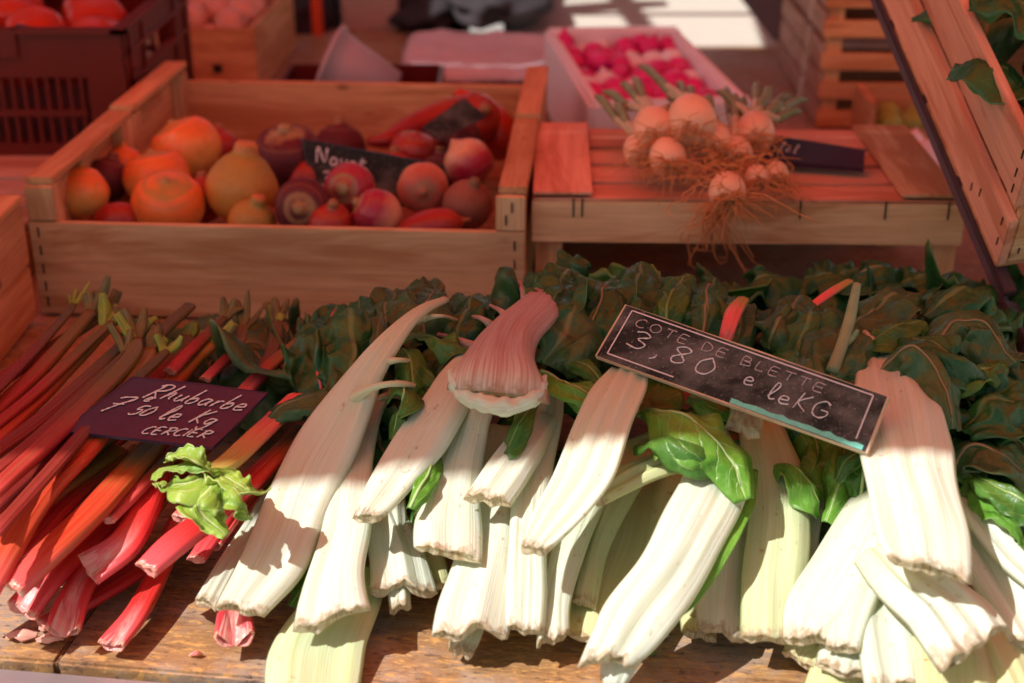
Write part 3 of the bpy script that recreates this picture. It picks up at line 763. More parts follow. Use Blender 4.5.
veg(377, 213, 24, .112, (-.8, -.1, .5), 'v_turnip', 'purple and white turnip lying low at the front board beside the red and white one', hk=1.05, stub=.2, stubh=.1, seed=12)
veg(423, 188, 26, .124, (.05, -1, .1), 'v_pale', 'pale orange turnip with a nub at its centre facing forward', hk=.85, stub=.14, stubh=.12, seed=13)
veg(415, 150, 25, .125, (.2, 0, 1), 'v_red', 'bright orange red root peeping over the small price board', hk=.75, stub=.1, stubh=.0, seed=14)
veg(460, 140, 22, .130, (-.7, -.5, .4), 'v_beet', 'dark red beetroot under the black tag at the back right of the crate', 'beetroot', 'beetroot', seed=15)
veg(469, 163, 25, .134, (.5, -.3, -.6), 'v_turnip', 'pale pink turnip with purple blotches by the right wall of the large crate', hk=.95, stub=.2, stubh=.05, seed=16)
veg(467, 205, 25, .112, (.3, -.3, 1), 'v_brown', 'earthy brown beetroot in the right front corner of the large crate', 'beetroot', 'beetroot', hk=1.0, seed=17)
veg(430, 228, 30, .100, (1, .1, .2), 'v_red', 'red root lying low between the pale orange turnip and the front board', hk=1.1, stub=.15, sq=(.62, .62), seed=18)
veg(330, 226, 24, .098, (.2, -.3, 1), 'v_red', 'small red root low at the front board in front of the ringed beetroot', seed=19)
veg(203, 200, 22, .100, (.2, .2, 1), 'v_red', 'bright red root wedged between the broad round turnip and the stubbed one', seed=20)
veg(125, 165, 18, .112, (0, .2, 1), 'v_gold', 'small orange root behind the scratched turnip', seed=21)
veg(118, 222, 20, .095, (1, .1, .2), 'v_red', 'red root low at the front board between the pointed and the broad turnip', hk=1.2, seed=22)
veg(310, 180, 24, .100, (.2, .2, 1), 'v_red', 'red root directly behind the ringed beetroot', seed=23)
veg(395, 175, 22, .105, (.2, .2, 1), 'v_red', 'red root behind the turnip with the forward nub', seed=24)
veg(270, 165, 24, .105, (.1, .2, 1), 'v_red', 'red root beside the stubbed turnip, at its right shoulder', seed=25)
veg(475, 118, 26, .135, (.4, -.6, .5), 'v_red', 'orange red pumpkin like root at the back right corner of the large crate', hk=.8, seed=26)
veg(220, 150, 20, .11, (.1, .2, 1), 'v_red', 'pink root between the back golden turnip and the stubbed one', seed=27)
veg(340, 150, 26, .085, (.1, .2, 1), 'v_beet', 'dark beetroot low behind the small price board', 'beetroot', 'beetroot', seed=28)
veg(440, 175, 22, .098, (.1, .2, 1), 'v_beet', 'dark beetroot low between the nubbed and the blotched turnip', 'beetroot', 'beetroot', seed=29)
# long red pepper-like roots at back
def rootlong(pts, mat, label, cat, name, group):
    vs, fs, uvs = tube_mesh([pts], 16, 26); o_ = mesh_obj(name, vs, fs, M[mat], None, uvs); return tag(o_, label, cat, group)
A_, B_, C_ = PY(368, 142, 1.92), PY(410, 128, 1.97), PY(452, 112, 2.02)
rootlong([(A_.x, A_.y, A_.z, .006), ((A_.x+B_.x)/2, A_.y, (A_.z+B_.z)/2, .012), (B_.x, B_.y, B_.z, .017), (C_.x, C_.y, C_.z, .022), (C_.x+.03, C_.y, C_.z+.005, .012)], 'v_red', 'long tapering red carrot lying along the back board of the large crate', 'carrot', 'carrot', 'root vegetables in the large pine crate')
A_, B_ = PY(455, 92, 2.06), PY(500, 135, 2.02)
rootlong([(A_.x, A_.y, A_.z, .008), ((A_.x*2+B_.x)/3, A_.y, (A_.z*2+B_.z)/3, .020), ((A_.x+B_.x)/2, A_.y, (A_.z+B_.z)/2, .026), (B_.x, B_.y, B_.z, .030), (B_.x+.01, B_.y, B_.z-.03, .02)], 'tomato', 'orange red carrot standing up at the back right corner of the large crate', 'carrot', 'carrot', 'root vegetables in the large pine crate')

# radishes in foam box
o, ax = XO, XA; random.seed(5)
spots = [(.05, .06), (.10, .05), (.15, .07), (.2, .06), (.06, .13), (.12, .12), (.18, .13), (.05, .2), (.11, .2), (.17, .2), (.2, .26), (.07, .28), (.13, .27), (.05, .36), (.11, .35), (.18, .35), (.07, .43), (.14, .43), (.2, .44)]
for i in range(78):
    x = .035 + (i % 6)*(XD[0]-.07)/5 + random.uniform(-.008, .008); y = .045 + (i//6)*(XD[1]-.09)/12 + random.uniform(-.012, .012)
    c = o + ax[0]*x + ax[1]*y + Vector((0, 0, .075+.035*y/XD[1]+random.uniform(0, .022)))
    wh = noise.noise(Vector((x*14, y*9, 2))) > .12
    ob = lathe('radish', axis_frame(c, (random.uniform(-1, 1), random.uniform(-1, 0), random.uniform(-.3, .6))), root_prof(random.uniform(.018, .025), 1.1, .15, .3, .5), M['foam' if wh else 'pinkstuff'], None, 12, 9, seed=i)
    tag(ob, 'white icicle radish among the pink ones in the foam box' if wh else 'bright pink radish in the white foam box', 'radish', 'white radishes in the foam box' if wh else 'pink radishes in the foam box')
# red onions in pine box
o, ax = OO, OA
for i, (x, y, z) in enumerate([(.05, .06, .125), (.13, .06, .12), (.09, .13, .135), (.04, .18, .13), (.14, .18, .13), (.09, .25, .14), (.05, .33, .13), (.14, .32, .13), (.09, .05, .09), (.045, .11, .12), (.14, .12, .13)]):
    c = o + ax[0]*x + ax[1]*y + Vector((0, 0, z))
    ob = lathe('onion', axis_frame(c, (random.uniform(-1, 1), random.uniform(-1, 1), .6)), root_prof(.034, .85, .14, .35, .1), M['onionred'], None, 18, 14, seed=i)
    tag(ob, 'pale red onion heaped in the small pine box', 'onion', 'red onions in the pine box')
# tomatoes in plastic crate
o = Vector((-1.17, 2.02, .0705))
for i, (x, y, z) in enumerate([(.08, .08, .12), (.17, .07, .125), (.26, .08, .12), (.35, .08, .12), (.44, .09, .125), (.53, .09, .13), (.1, .18, .135), (.22, .17, .14), (.33, .18, .14), (.43, .19, .14), (.53, .19, .13), (.12, .28, .14), (.25, .28, .14), (.38, .28, .145), (.5, .29, .14), (.2, .37, .135), (.34, .37, .14), (.47, .37, .14)]):
    c = o + Vector((x, y, z-.005))
    ob = lathe('tomato', axis_frame(c, (random.uniform(-.6, .6), random.uniform(-1, .4), 1)), root_prof(.050, .78, .08, -.05, 0), M['tomato'], None, 22, 14, .05, seed=i)
    tag(ob, 'red tomato in the maroon plastic crate', 'tomato', 'tomatoes in the plastic crate')
# ------------------------------------------------------------------ handwriting
G = {
 'R': (.62, [[(.08, 0), (.16, .5), (.22, 1)], [(.05, .88), (.3, 1.02), (.58, .9), (.5, .62), (.2, .5), (.38, .25), (.6, 0)]]),
 'h': (.42, [[(.04, 0), (.1, .5), (.18, 1)], [(.07, .2), (.2, .48), (.3, .45), (.3, .15), (.42, .02)]]),
 'u': (.42, [[(.05, .45), (.05, .12), (.18, .0), (.32, .2), (.36, .45), (.34, .12), (.44, .02)]]),
 'b': (.40, [[(.1, 1), (.05, .4), (.06, .05), (.22, .0), (.34, .2), (.26, .42), (.08, .3)]]),
 'a': (.42, [[(.34, .42), (.14, .44), (.03, .2), (.14, .0), (.3, .12), (.36, .42), (.34, .1), (.44, .02)]]),
 'r': (.32, [[(.05, .0), (.08, .44)], [(.07, .28), (.18, .45), (.32, .42)]]),
 'e': (.40, [[(.04, .22), (.3, .28), (.26, .45), (.1, .44), (.03, .2), (.14, .0), (.4, .08)]]),
 'l': (.30, [[(.04, .1), (.22, .7), (.2, 1), (.1, .95), (.06, .3), (.14, .0), (.3, .08)]]),
 'g': (.42, [[(.34, .42), (.12, .42), (.05, .18), (.18, .04), (.34, .25), (.36, .42), (.3, -.2), (.12, -.36), (.02, -.2)]]),
 'K': (.52, [[(.08, 0), (.16, 1)], [(.48, .95), (.14, .42), (.48, .0)]]),
 'k': (.48, [[(.08, 0), (.14, .9)], [(.42, .7), (.13, .36), (.44, .0)]]),
 'v': (.36, [[(.03, .45), (.15, .0), (.36, .46)]]),
 't': (.34, [[(.14, .8), (.1, .1), (.28, .02)], [(.0, .55), (.32, .58)]]),
 'N': (.62, [[(.04, 0), (.1, 1), (.46, .05), (.56, 1)]]),
 'C': (.56, [[(.52, .86), (.34, 1), (.08, .7), (.06, .25), (.26, .0), (.52, .12)]]),
 'E': (.50, [[(.46, .98), (.08, .96), (.05, .03), (.46, .0)], [(.07, .52), (.4, .52)]]),
 'I': (.18, [[(.09, .98), (.07, 0)]]),
 'O': (.60, [[(.3, 1), (.06, .75), (.06, .25), (.3, .0), (.54, .25), (.54, .75), (.3, 1)]]),
 'T': (.52, [[(.02, .97), (.52, .99)], [(.28, .98), (.25, 0)]]),
 'D': (.58, [[(.08, .0), (.08, .98), (.36, .92), (.54, .55), (.4, .1), (.06, .0)]]),
 'B': (.54, [[(.08, 0), (.08, .98), (.4, .94), (.4, .6), (.1, .52), (.46, .46), (.48, .1), (.06, .0)]]),
 'L': (.46, [[(.08, 1), (.06, .02), (.44, .0)]]),
 'G': (.58, [[(.5, .86), (.3, 1), (.06, .65), (.1, .15), (.34, .0), (.52, .2), (.52, .45), (.3, .45)]]),
 '3': (.50, [[(.06, .88), (.26, 1), (.44, .8), (.2, .54), (.46, .34), (.34, .03), (.03, .1)]]),
 '7': (.56, [[(.02, .86), (.2, .96), (.56, .95), (.34, .45), (.2, -.05)], [(.12, .48), (.5, .5)]]),
 '5': (.44, [[(.44, .98), (.14, .95), (.08, .56), (.34, .58), (.4, .2), (.2, .0), (.02, .1)]]),
 '0': (.50, [[(.26, .98), (.06, .6), (.1, .08), (.34, .04), (.46, .5), (.26, .98)]]),
 '8': (.46, [[(.26, .52), (.06, .78), (.24, 1), (.42, .8), (.1, .3), (.2, .0), (.42, .2), (.26, .52)]]),
 ',': (.22, [[(.12, .1), (.12, -.05), (.02, -.22)]]),
 ' ': (.34, []),
}
def lettering(root, name, quad, text, a0, b0, h, adv=1.0, wd=.0011, slant=.18, asp=1.0, drop=0, seed=1, mat='chalk', mod=None, lift=.0009):
    """chalk writing on a bilinear board quad (fn (a,b)->point,normal). a,b in metres-like 0..1; h letter height in b units"""
    rnd = random.Random(seed); vs, fs = [], []
    a = a0; b = b0
    for ch in text:
        w, strokes = G[ch]
        jit = rnd.uniform(-.04, .04)
        for st_ in strokes:
            pts = [(a + (x+slant*y)*h*asp, b + (y+jit)*h, 0, 1) for x, y in st_]
            n = max(4, int(6*len(pts)))
            C = catmull(pts, n) if len(pts) > 1 else pts
            P3 = [quad(c[0], c[1]) for c in C]
            i0 = len(vs)
            for i, (p, nn) in enumerate(P3):
                t = (P3[min(i+1, len(P3)-1)][0]-P3[max(i-1, 0)][0]).normalized()
                s = t.cross(nn).normalized()
                wv = wd*.50*(1+.75*noise.noise(Vector((i*.6, seed, len(vs)*.01))))
                vs += [p + nn*lift + s*wv, p + nn*(lift+.0004), p + nn*lift - s*wv]
            for i in range(len(P3)-1):
                k = i0+3*i; fs += [(k, k+1, k+4, k+3), (k+1, k+2, k+5, k+4)]
        a += w*h*asp*adv + .10*h*asp; b += drop*h
    return mesh_obj(name, vs, fs, M[mat], root, smooth=False)
def board(name, cor, label, th=.0025, mat='slate', edge='slate', bow=0, group=None, cat='price sign'):
    """cor: TL,TR,BR,BL world points"""
    TL, TR, BR, BL = cor
    def q(a, b):   # a right, b up
        p = BL*(1-a)*(1-b) + BR*a*(1-b) + TR*a*b + TL*(1-a)*b
        da = (BR-BL)*(1-b) + (TR-TL)*b; db = (TL-BL)*(1-a) + (TR-BR)*a
        n = da.cross(db).normalized()
        return p + n*bow*math.sin(PI*a), n
    root = empty(name, BL, label, cat, group)
    N_ = 16; vs, fs = [], []
    for side in (0, 1):
        for i in range(N_+1):
            for j in range(5):
                p, n = q(i/N_, j/4); vs.append(p - n*th*side)
    o2 = (N_+1)*5
    for i in range(N_):
        for j in range(4):
            k = i*5+j; fs.append((k, k+5, k+6, k+1)); fs.append((o2+k, o2+k+1, o2+k+6, o2+k+5))
    mesh_obj('board', vs, fs, M[mat], root, smooth=False)
    ring = [(i, 0) for i in range(N_+1)] + [(N_, j) for j in range(1, 5)] + [(i, 4) for i in range(N_-1, -1, -1)] + [(0, j) for j in range(3, 0, -1)]
    vs, fs = [], []; rnd = random.Random(4)
    for (i, j) in ring:
        p, n = q(i/N_, j/4); c = q(.5, .5)[0]; out = (p-c).normalized(); r_ = rnd.uniform(-.0002, .0003)
        vs += [p + n*.0003 - out*.0006, p + n*.0003 + out*(.0008+r_), p - n*(th+.0003) + out*(.0008+r_), p - n*(th+.0003) - out*.0006]
    m = len(ring)
    for i in range(m):
        for j in range(3):
            k = i*4+j; l = ((i+1) % m)*4+j; fs.append((k, l, l+1, k+1))
    mesh_obj('edge', vs, fs, M[edge], root, smooth=False)
    return root, q
def flat_patch(root, name, q, a0, a1, b0, b1, mat, lift=.0005, n=14, wob=.0):
    vs, fs = [], []
    for i in range(n+1):
        for j in range(2):
            a = a0+(a1-a0)*i/n; b = (b0, b1 + wob*noise.noise(Vector((i*.7, 3, 1))))[j]; p, nn = q(a, b); vs.append(p+nn*lift)
    for i in range(n): fs.append((i*2, i*2+2, i*2+3, i*2+1))
    return mesh_obj(name, vs, fs, M[mat], root, smooth=False)
# rhubarb sign
cor = [P(133, 377, .138), P(267, 393, .134), P(212, 447, .116), P(62, 431, .122)]
s1, q1 = board('price_sign', cor, 'purple black price board lettered Rhubarbe, lying on the rhubarb stalks', bow=.001, group='chalk lettered price signs')
asp = .68
lettering(s1, 'lettering', q1, 'Rhubarbe', .23, .66, .26, 1.0, 0.0017, .25, asp, -.02, 1)
lettering(s1, 'lettering', q1, '7', .05, .37, .27, 1, 0.0017, .3, asp*1.1, 0, 2)
lettering(s1, 'lettering', q1, 'e', .27, .60, .16, 1, 0.0015999999999999999, .3, asp, 0, 9)
lettering(s1, 'lettering', q1, '50', .27, .36, .17, 1, 0.0017, .3, asp*1.15, 0, 3)
lettering(s1, 'lettering', q1, 'le Kg', .49, .34, .25, .95, 0.0017, .25, asp*.95, 0, 4)
lettering(s1, 'lettering', q1, 'CERCIER', .49, .07, .13, 1, 0.0015, .15, asp*1.15, .06, 5)
# chard sign
cor = [P(626, 305, .205), P(888, 397, .190), P(866, 453, .160), P(596, 356, .175)]
s2, q2 = board('price_sign', cor, 'wood edged slate board reading COTE DE BLETTE, teal along its lower edge', .004, mat='slate2', edge='slate_edge', group='chalk lettered price signs')
ap = .34
lettering(s2, 'lettering', q2, 'COTE DE BLETTE', .07, .695, .155, 1.22, .0010, .05, ap*1.42, -.006, 6, mat='chalk_dim')
lettering(s2, 'lettering', q2, '3,80', .075, .34, .32, 1.3, .0012, .1, ap*1.35, -.02, 7)
lettering(s2, 'lettering', q2, 'e', .53, .40, .30, 1, .0011, .1, ap*.9, 0, 8)
lettering(s2, 'lettering', q2, 'leKG', .625, .30, .30, 1.0, .0011, .1, ap*1.0, -.02, 10)
for (a, b, c, d) in ((.035, .10, .035, .935), (.035, .935, .955, .935), (.955, .935, .955, .16), (.035, .10, .30, .10)):
    n_ = 12; vs, fs = [], []
    for i in range(n_+1):
        t = i/n_; p, nn = q2(a+(c-a)*t, b+(d-b)*t); p1, _ = q2(c, d); p0, _ = q2(a, b); sd = (p1-p0).normalized().cross(nn).normalized()*(.0006)
        vs += [p+nn*.0009+sd, p+nn*.0009-sd]
    for i in range(n_): fs.append((2*i, 2*i+1, 2*i+3, 2*i+2))
    mesh_obj('chalk_frame', vs, fs, M['chalk'], s2, smooth=False)
flat_patch(s2, 'teal_stripe', q2, .52, .985, .015, .10, 'teal', .0006, 20, .05)
# small sign in the root crate
cor = [PY(302, 139, 1.80), PY(449, 166, 1.76), PY(446, 212, 1.74), PY(314, 196, 1.77)]
s3, q3 = board('price_sign', cor, 'small dark price board lettered Navet, standing among the turnips', mat='slate2', group='chalk lettered price signs')
lettering(s3, 'lettering', q3, 'Navet', .07, .62, .30, 1, .0026, .2, .46, -.02, 11, lift=.003)
lettering(s3, 'lettering', q3, '3,', .08, .20, .28, 1, .0026, .2, .5, -.04, 12, lift=.003)
# black tag at the back of the root crate
cor = [PY(464, 98, 1.86), PY(486, 117, 1.86), PY(440, 140, 1.80), PY(422, 128, 1.81)]
s4, q4 = board('blank_tag', cor, 'plain black tag stuck in at the back right of the root crate', mat='slate2', group=None, cat='tag')
# slate tag on the shelf, seen nearly edge on
cor = [P(762, 134, .182), P(864, 150, .182), P(863, 168, .168), P(756, 158, .170)]
s5, q5 = board('slate_tag', cor, 'dark slate tag lying on the shelf crate to the right of the spring onions', .006, cat='tag')
lettering(s5, 'lettering', q5, 'lel', .2, .4, .4, 1.3, .0016, .2, .3, -.1, 13)
cor = [PY(18, 24, 2.12), PY(72, 36, 2.10), PY(48, 56, 2.05), PY(-8, 44, 2.07)]
s6, q6 = board('price_sign', cor, 'blurred grey price board lying on the tomatoes in the maroon plastic crate', group='chalk lettered price signs')
lettering(s6, 'lettering', q6, '3,50', .15, .35, .4, 1, .003, .2, .6, 0, 14)

# ------------------------------------------------------------------ spring onion bunch
gz = .163
ob = empty('spring_onion_bunch', P(710, 165, gz), 'bunch of spring onions with tangled orange roots hanging over the shelf crate', 'onions')
rnd = random.Random(3)
bl = [(655, 130, 21, .215), (692, 122, 24, .228), (755, 133, 19, .205), (640, 152, 16, .19), (668, 158, 18, .195), (735, 155, 17, .19), (757, 178, 12, .18), (776, 175, 12, .178), (727, 192, 18, .176), (712, 145, 20, .20)]
bpos = []
for i, (px, py, r, z) in enumerate(bl):
    c = P(px, py, z); rr = r*1.04*mpp(c); bpos.append((c, rr))
    up = Vector((.12*(px-705)/50, .9, .30+rnd.uniform(-.1, .1)))
    lathe('bulb', axis_frame(c, up), (lambda R_: (lambda t: (max(.0006, R_*math.sin(PI*min(1, t*1.0))**.62, R_*.28 if t > .9 else 0), -R_*math.cos(PI*t)*(1.0 if t < .5 else 1.15))))(rr), M['onion'], ob, 26, 20, .03, seed=i)
stems = []; whites = []
tips = [(596, 96), (622, 84), (634, 78), (678, 84), (690, 88), (708, 96), (726, 88), (744, 98), (770, 88), (790, 96), (800, 112), (764, 100), (604, 92), (640, 66), (652, 76), (668, 98), (700, 100), (718, 92), (690, 92), (756, 84), (782, 104), (806, 100), (616, 104), (735, 95)]
for i, (tx, ty) in enumerate(tips):
    c, rr = bpos[[3, 0, 0, 1, 1, 9, 5, 5, 2, 2, 2, 2, 0, 1, 1, 9, 5, 2, 0, 2, 2, 2, 3, 5][i]]
    e = P(tx, ty, .205+.01*(i % 3)); mi = c*.5 + e*.5 + Vector((0, 0, .004+.004*(i % 2)))
    a_ = c + Vector((0, rr*.7, rr*.3))
    whites.append([(a_.x, a_.y, a_.z, rr*.32), ((a_.x+mi.x)/2, (a_.y+mi.y)/2, (a_.z+mi.z)/2+.005, .0055), (mi.x, mi.y, mi.z, .0052)])
    stems.append([(mi.x, mi.y, mi.z, .005), ((mi.x*.4+e.x*.6), mi.y*.4+e.y*.6, mi.z*.4+e.z*.6+.004, .0058), (e.x, e.y, e.z, .003)])
for lst, nm, mt in ((whites, 'white_shank', 'whitestem'), (stems, 'green_stem', 'greenstem')):
    for s_ in lst:
        vs, fs, uvs = tube_mesh([s_], 8, 10); mesh_obj(nm, vs, fs, M[mt], ob, uvs)
for bi, (c, rr) in enumerate(bpos):
    paths = []
    hang = bi in (8, 5, 9)
    for k in range(46 if not hang else 80):
        p0 = c + Vector((rnd.uniform(-.3, .3)*rr, -rr*.9, rnd.uniform(-.3, .3)*rr)); d_ = Vector((rnd.uniform(-1, 1), rnd.uniform(-.7, -.1), rnd.uniform(-.5, .4)))
        pts = [(*p0, .0009)]; p = p0.copy()
        for j in range(5):
            p = p + d_*rnd.uniform(.004, .009); d_ += Vector((rnd.uniform(-.9, .9), rnd.uniform(-.4, .35), rnd.uniform(-.8, .5)))
            zmin = gz+.002 if p.y > GO.y-.002 else -1
            p.z = max(p.z, zmin); pts.append((*p, .0007*(1-j*.12)))
        paths.append(pts)
    vs, fs, uvs = tube_mesh(paths, 4, 12); mesh_obj('roots', vs, fs, M['rootfibre'], ob, uvs)
paths = []
hangs = [(690, 272), (706, 262), (722, 262), (742, 288), (738, 276), (712, 250), (700, 270), (731, 258), (748, 278), (684, 258)]
for i in range(20):
    hx, hy = hangs[i % 10]; c = P(722, 196, .178)
    p0 = c + Vector((rnd.uniform(-.012, .012), -.012, 0)); yy = GO.y - .012 - rnd.random()*.012
    a_ = PY(716+rnd.uniform(-14, 14), 212+rnd.uniform(-4, 4), yy); b_ = PY(hx*.6+716*.4+rnd.uniform(-12, 12), 230, yy-.004); e = PY(hx+rnd.uniform(-7, 7), hy-rnd.uniform(0, 22), yy)
    paths.append([(*p0, .0009), (*a_, .0009), (*b_, .0008), (*e, .0006), (e.x+rnd.uniform(-.015, .02), e.y, e.z+rnd.uniform(-.004, .012), .0004)])
vs, fs, uvs = tube_mesh(paths, 5, 16); mesh_obj('hanging_roots', vs, fs, M['rootfibre'], ob, uvs)

paths = []
for i in range(70):
    bx_, by_ = rnd.gauss(720, 26), rnd.gauss(165, 14)
    c = P(bx_, by_, .196 + rnd.uniform(-.01, .012)); pts = [(*c, .0008)]; p = c.copy(); d_ = Vector((rnd.uniform(-1, 1), rnd.uniform(-.6, .3), rnd.uniform(-.5, .5)))
    for j in range(7):
        p = p + d_*rnd.uniform(.004, .008); d_ += Vector((rnd.uniform(-1, 1), rnd.uniform(-.5, .5), rnd.uniform(-.8, .7))); d_ *= .8
        if p.y > GO.y: p.z = max(p.z, gz+.004)
        pts.append((*p, .0007))
    paths.append(pts)
vs, fs, uvs = tube_mesh(paths, 4, 18); mesh_obj('root_tangle', vs, fs, M['rootfibre'], ob, uvs)
# ------------------------------------------------------------------ rhubarb
RG = 'rhubarb stalks on the left of the table'
def rhu(pts, label, mat='rhu', cup=0, leafbits=0, seed=[0], trough=.25, arch=None, roll=(0, 0), jag=.003):
    seed[0] += 1
    o_ = stalk_mesh('rhubarb_stalk', pts, M[mat], seed=seed[0]*1.7, round_=True, cup=cup, trough=trough, jag=jag, roll=roll, ridge=.0005, wob=.06, ns=44)
    tag(o_, label, 'rhubarb', RG)
    if leafbits:
        leafbits += 2
        C = catmull(pxpts(pts), 20); e = Vector(C[-1][:3]); T = (e-Vector(C[-3][:3])).normalized(); rnd = random.Random(seed[0]*5)
        for k in range(leafbits):
            w = C[-1][3]; d = (T + Vector((rnd.uniform(-.7, .7), rnd.uniform(-.3, .3), rnd.uniform(.1, .9)))).normalized(); ln = rnd.uniform(.02, .042)
            p0 = e - T*.006; p1 = p0 + d*ln*.5 + T*.003; p2 = p0 + d*ln + Vector((0, 0, rnd.uniform(-.012, .004)))
            leaf_mesh('leaf_stub', [(*p0, w*.7), (*p1, w*1.1), (*p2, w*rnd.uniform(.4, 1.1))], M['leaf_rhud' if rnd.random() < .6 else 'leaf_rhu'], o_, curl=1.2, ruffle=.16, freq=130, crumple=.14, seed=seed[0]+k, nu=12, ns=18, world=True)
    return o_
# upper layer rising to the crate, left to right
rhu([(-40, 405, .085, 22), (30, 362, .095, 20), (98, 318, .105, 15)], 'olive brown stalk nearest the left crate, topmost at the far left', 'rhu_d', 0, 3)
rhu([(-40, 440, .085, 22), (30, 380, .095, 21), (92, 312, .115, 14)], 'red stalk just right of the olive brown one at far left', 'rhu_m', 0, 2)
rhu([(-40, 470, .09, 26), (40, 395, .10, 24), (106, 328, .11, 16)], 'orange red stalk with frayed green top leaning at the far left', 'rhu_o', 0, 3)
rhu([(-40, 478, .105, 20), (50, 412, .108, 20), (132, 336, .115, 13)], 'slim olive stalk with forked green top, far left', 'rhu_d', 0, 3)
rhu([(-40, 536, .09, 30), (50, 452, .105, 28), (120, 388, .110, 24), (152, 342, .115, 18), (190, 306, .12, 14)], 'long olive topped stalk whose bent end reaches highest against the crate front', 'rhu_d', 0, 0)
rhu([(-30, 514, .115, 22), (60, 430, .122, 23), (128, 362, .125, 19), (136, 340, .128, 14)], 'crimson stalk ending in a green tuft left of the price board', 'rhu_m', 0, 2)
rhu([(-20, 600, .06, 34), (40, 500, .095, 30), (94, 440, .112, 26), (144, 362, .118, 20), (150, 350, .12, 16)], 'long brownish stalk running along the left edge of the price board', 'rhu_o', 0, 3)
rhu([(120, 420, .07, 24), (160, 375, .085, 22), (188, 338, .095, 18)], 'short red stalk rising behind the price board, left one of two', 'rhu_m', 0, 1)
rhu([(140, 420, .075, 24), (185, 368, .09, 24), (208, 345, .10, 22)], 'short orange stalk rising behind the price board with big frayed leaf base', 'rhu_o', 0, 4)
rhu([(235, 402, .08, 20), (268, 368, .10, 18), (305, 338, .115, 14)], 'slim red stalk rising to the right behind the price board', 'rhu_m', 0, 0)
rhu([(225, 420, .07, 14), (268, 360, .085, 14), (278, 322, .10, 12)], 'thin stalk with upright green leaf stub against the crate, right of the price board', 'rhu_d', 0, 3)
for pts, lb, mt in [
    ([(-40, 452, .098, 15), (30, 398, .106, 15), (88, 344, .114, 12), (112, 322, .116, 9)], 'thin wine red stalk resting on the red one at far left, tip frayed', 'rhu_m'),
    ([(-40, 500, .112, 16), (40, 436, .118, 16), (104, 376, .122, 14), (128, 352, .122, 10)], 'thin brown stalk between the slim olive and the long bent one', 'rhu_d'),
    ([(-30, 560, .105, 17), (46, 476, .116, 17), (112, 402, .122, 15), (166, 352, .122, 11)], 'thin dark stalk crossing just above the left edge of the price board', 'rhu_d'),
    ([(170, 372, .095, 15), (204, 338, .108, 14), (224, 318, .114, 11)], 'thin dark stalk behind the price board leading to a frayed top at the crate front', 'rhu_d'),
    ([(205, 380, .09, 13), (236, 348, .10, 13), (244, 326, .106, 10)], 'thin green topped stalk behind the top right of the price board', 'rhu_m'),
    ([(-40, 425, .10, 13), (14, 372, .104, 13), (64, 318, .112, 10), (74, 304, .112, 7)], 'thin stalk hugging the corner of the left crate', 'rhu_d'),
    ([(108, 520, .075, 17), (150, 478, .085, 17), (190, 440, .09, 15)], 'thin shaded stalk right of the thick sunlit one', 'rhu_m')]:
    rhu(pts, lb, mt, 0, 2 if pts[-1][1] < 360 else 0)
# middle layer
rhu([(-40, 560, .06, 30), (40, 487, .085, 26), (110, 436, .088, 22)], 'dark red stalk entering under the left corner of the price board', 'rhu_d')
rhu([(-30, 610, .035, 26), (50, 520, .06, 24), (120, 450, .075, 20)], 'narrow crimson stalk under the brownish one', 'rhu')
rhu([(6, 536, .055, 34), (60, 490, .070, 26), (118, 448, .082, 22)], 'stalk with pink hollow cut end at the left edge', 'rhu_o', .03)
rhu([(10, 588, .060, 40), (60, 543, .076, 36), (104, 500, .086, 34), (152, 446, .090, 28), (180, 420, .09, 24)], 'thick sunlit orange red stalk with pale cut end at the left edge', 'rhu_o', 0, 0, trough=.4)
rhu([(22, 612, .022, 38), (50, 578, .035, 34), (110, 520, .05, 28), (150, 470, .06, 24)], 'short stalk below the thick orange one, pale hollow end on the table', 'rhu', .03)
rhu([(64, 632, .016, 30), (74, 600, .024, 32), (98, 558, .038, 32), (140, 505, .055, 28), (180, 460, .07, 24)], 'bright crimson stalk with deeply split pink end beside the hooked one', 'rhu', .045, trough=.9)
rhu([(40, 625, .008, 22), (90, 600, .012, 24), (150, 560, .02, 26), (200, 510, .03, 24)], 'low crimson stalk lying on the table under the split one', 'rhu')
rhu([(88, 572, .045, 36), (124, 545, .058, 34), (146, 505, .07, 31), (160, 465, .082, 27), (180, 430, .085, 24)], 'crimson stalk with a hooked open pink end in the centre of the rhubarb', 'rhu', .03, trough=.6, roll=(-.4, 0))
rhu([(112, 646, .014, 26), (138, 612, .018, 26), (160, 570, .026, 25), (180, 520, .05, 23), (215, 470, .07, 22)], 'slim crimson stalk reaching furthest forward on the bare table', 'rhu', .02, trough=.5)
rhu([(146, 570, .058, 30), (176, 543, .068, 36), (218, 512, .078, 30), (262, 470, .088, 25), (300, 432, .09, 22)], 'stalk with a broad blush white tip pointing left under the green leaf', 'rhu', 0, 0, trough=.3)
rhu([(208, 546, .040, 24), (240, 505, .05, 22), (285, 452, .065, 20)], 'stalk with small pale orange curled end beside the thin white chard rib', 'rhu_o', .02, trough=.6)
rhu([(235, 640, .022, 34), (238, 600, .026, 32), (262, 540, .04, 28), (300, 470, .05, 24)], 'stalk with hollow red cut end poking out under the long white chard rib', 'rhu', .035, trough=.75)
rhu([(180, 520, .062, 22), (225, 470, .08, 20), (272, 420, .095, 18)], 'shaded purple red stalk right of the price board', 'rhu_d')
rhu([(196, 560, .04, 20), (246, 490, .055, 22), (300, 440, .07, 20)], 'deep red stalk lying against the long white chard rib', 'rhu')
rhu([(60, 480, .075, 24), (100, 450, .08, 22), (160, 410, .08, 20)], 'dull red stalk passing beneath the front of the price board', 'rhu_d')
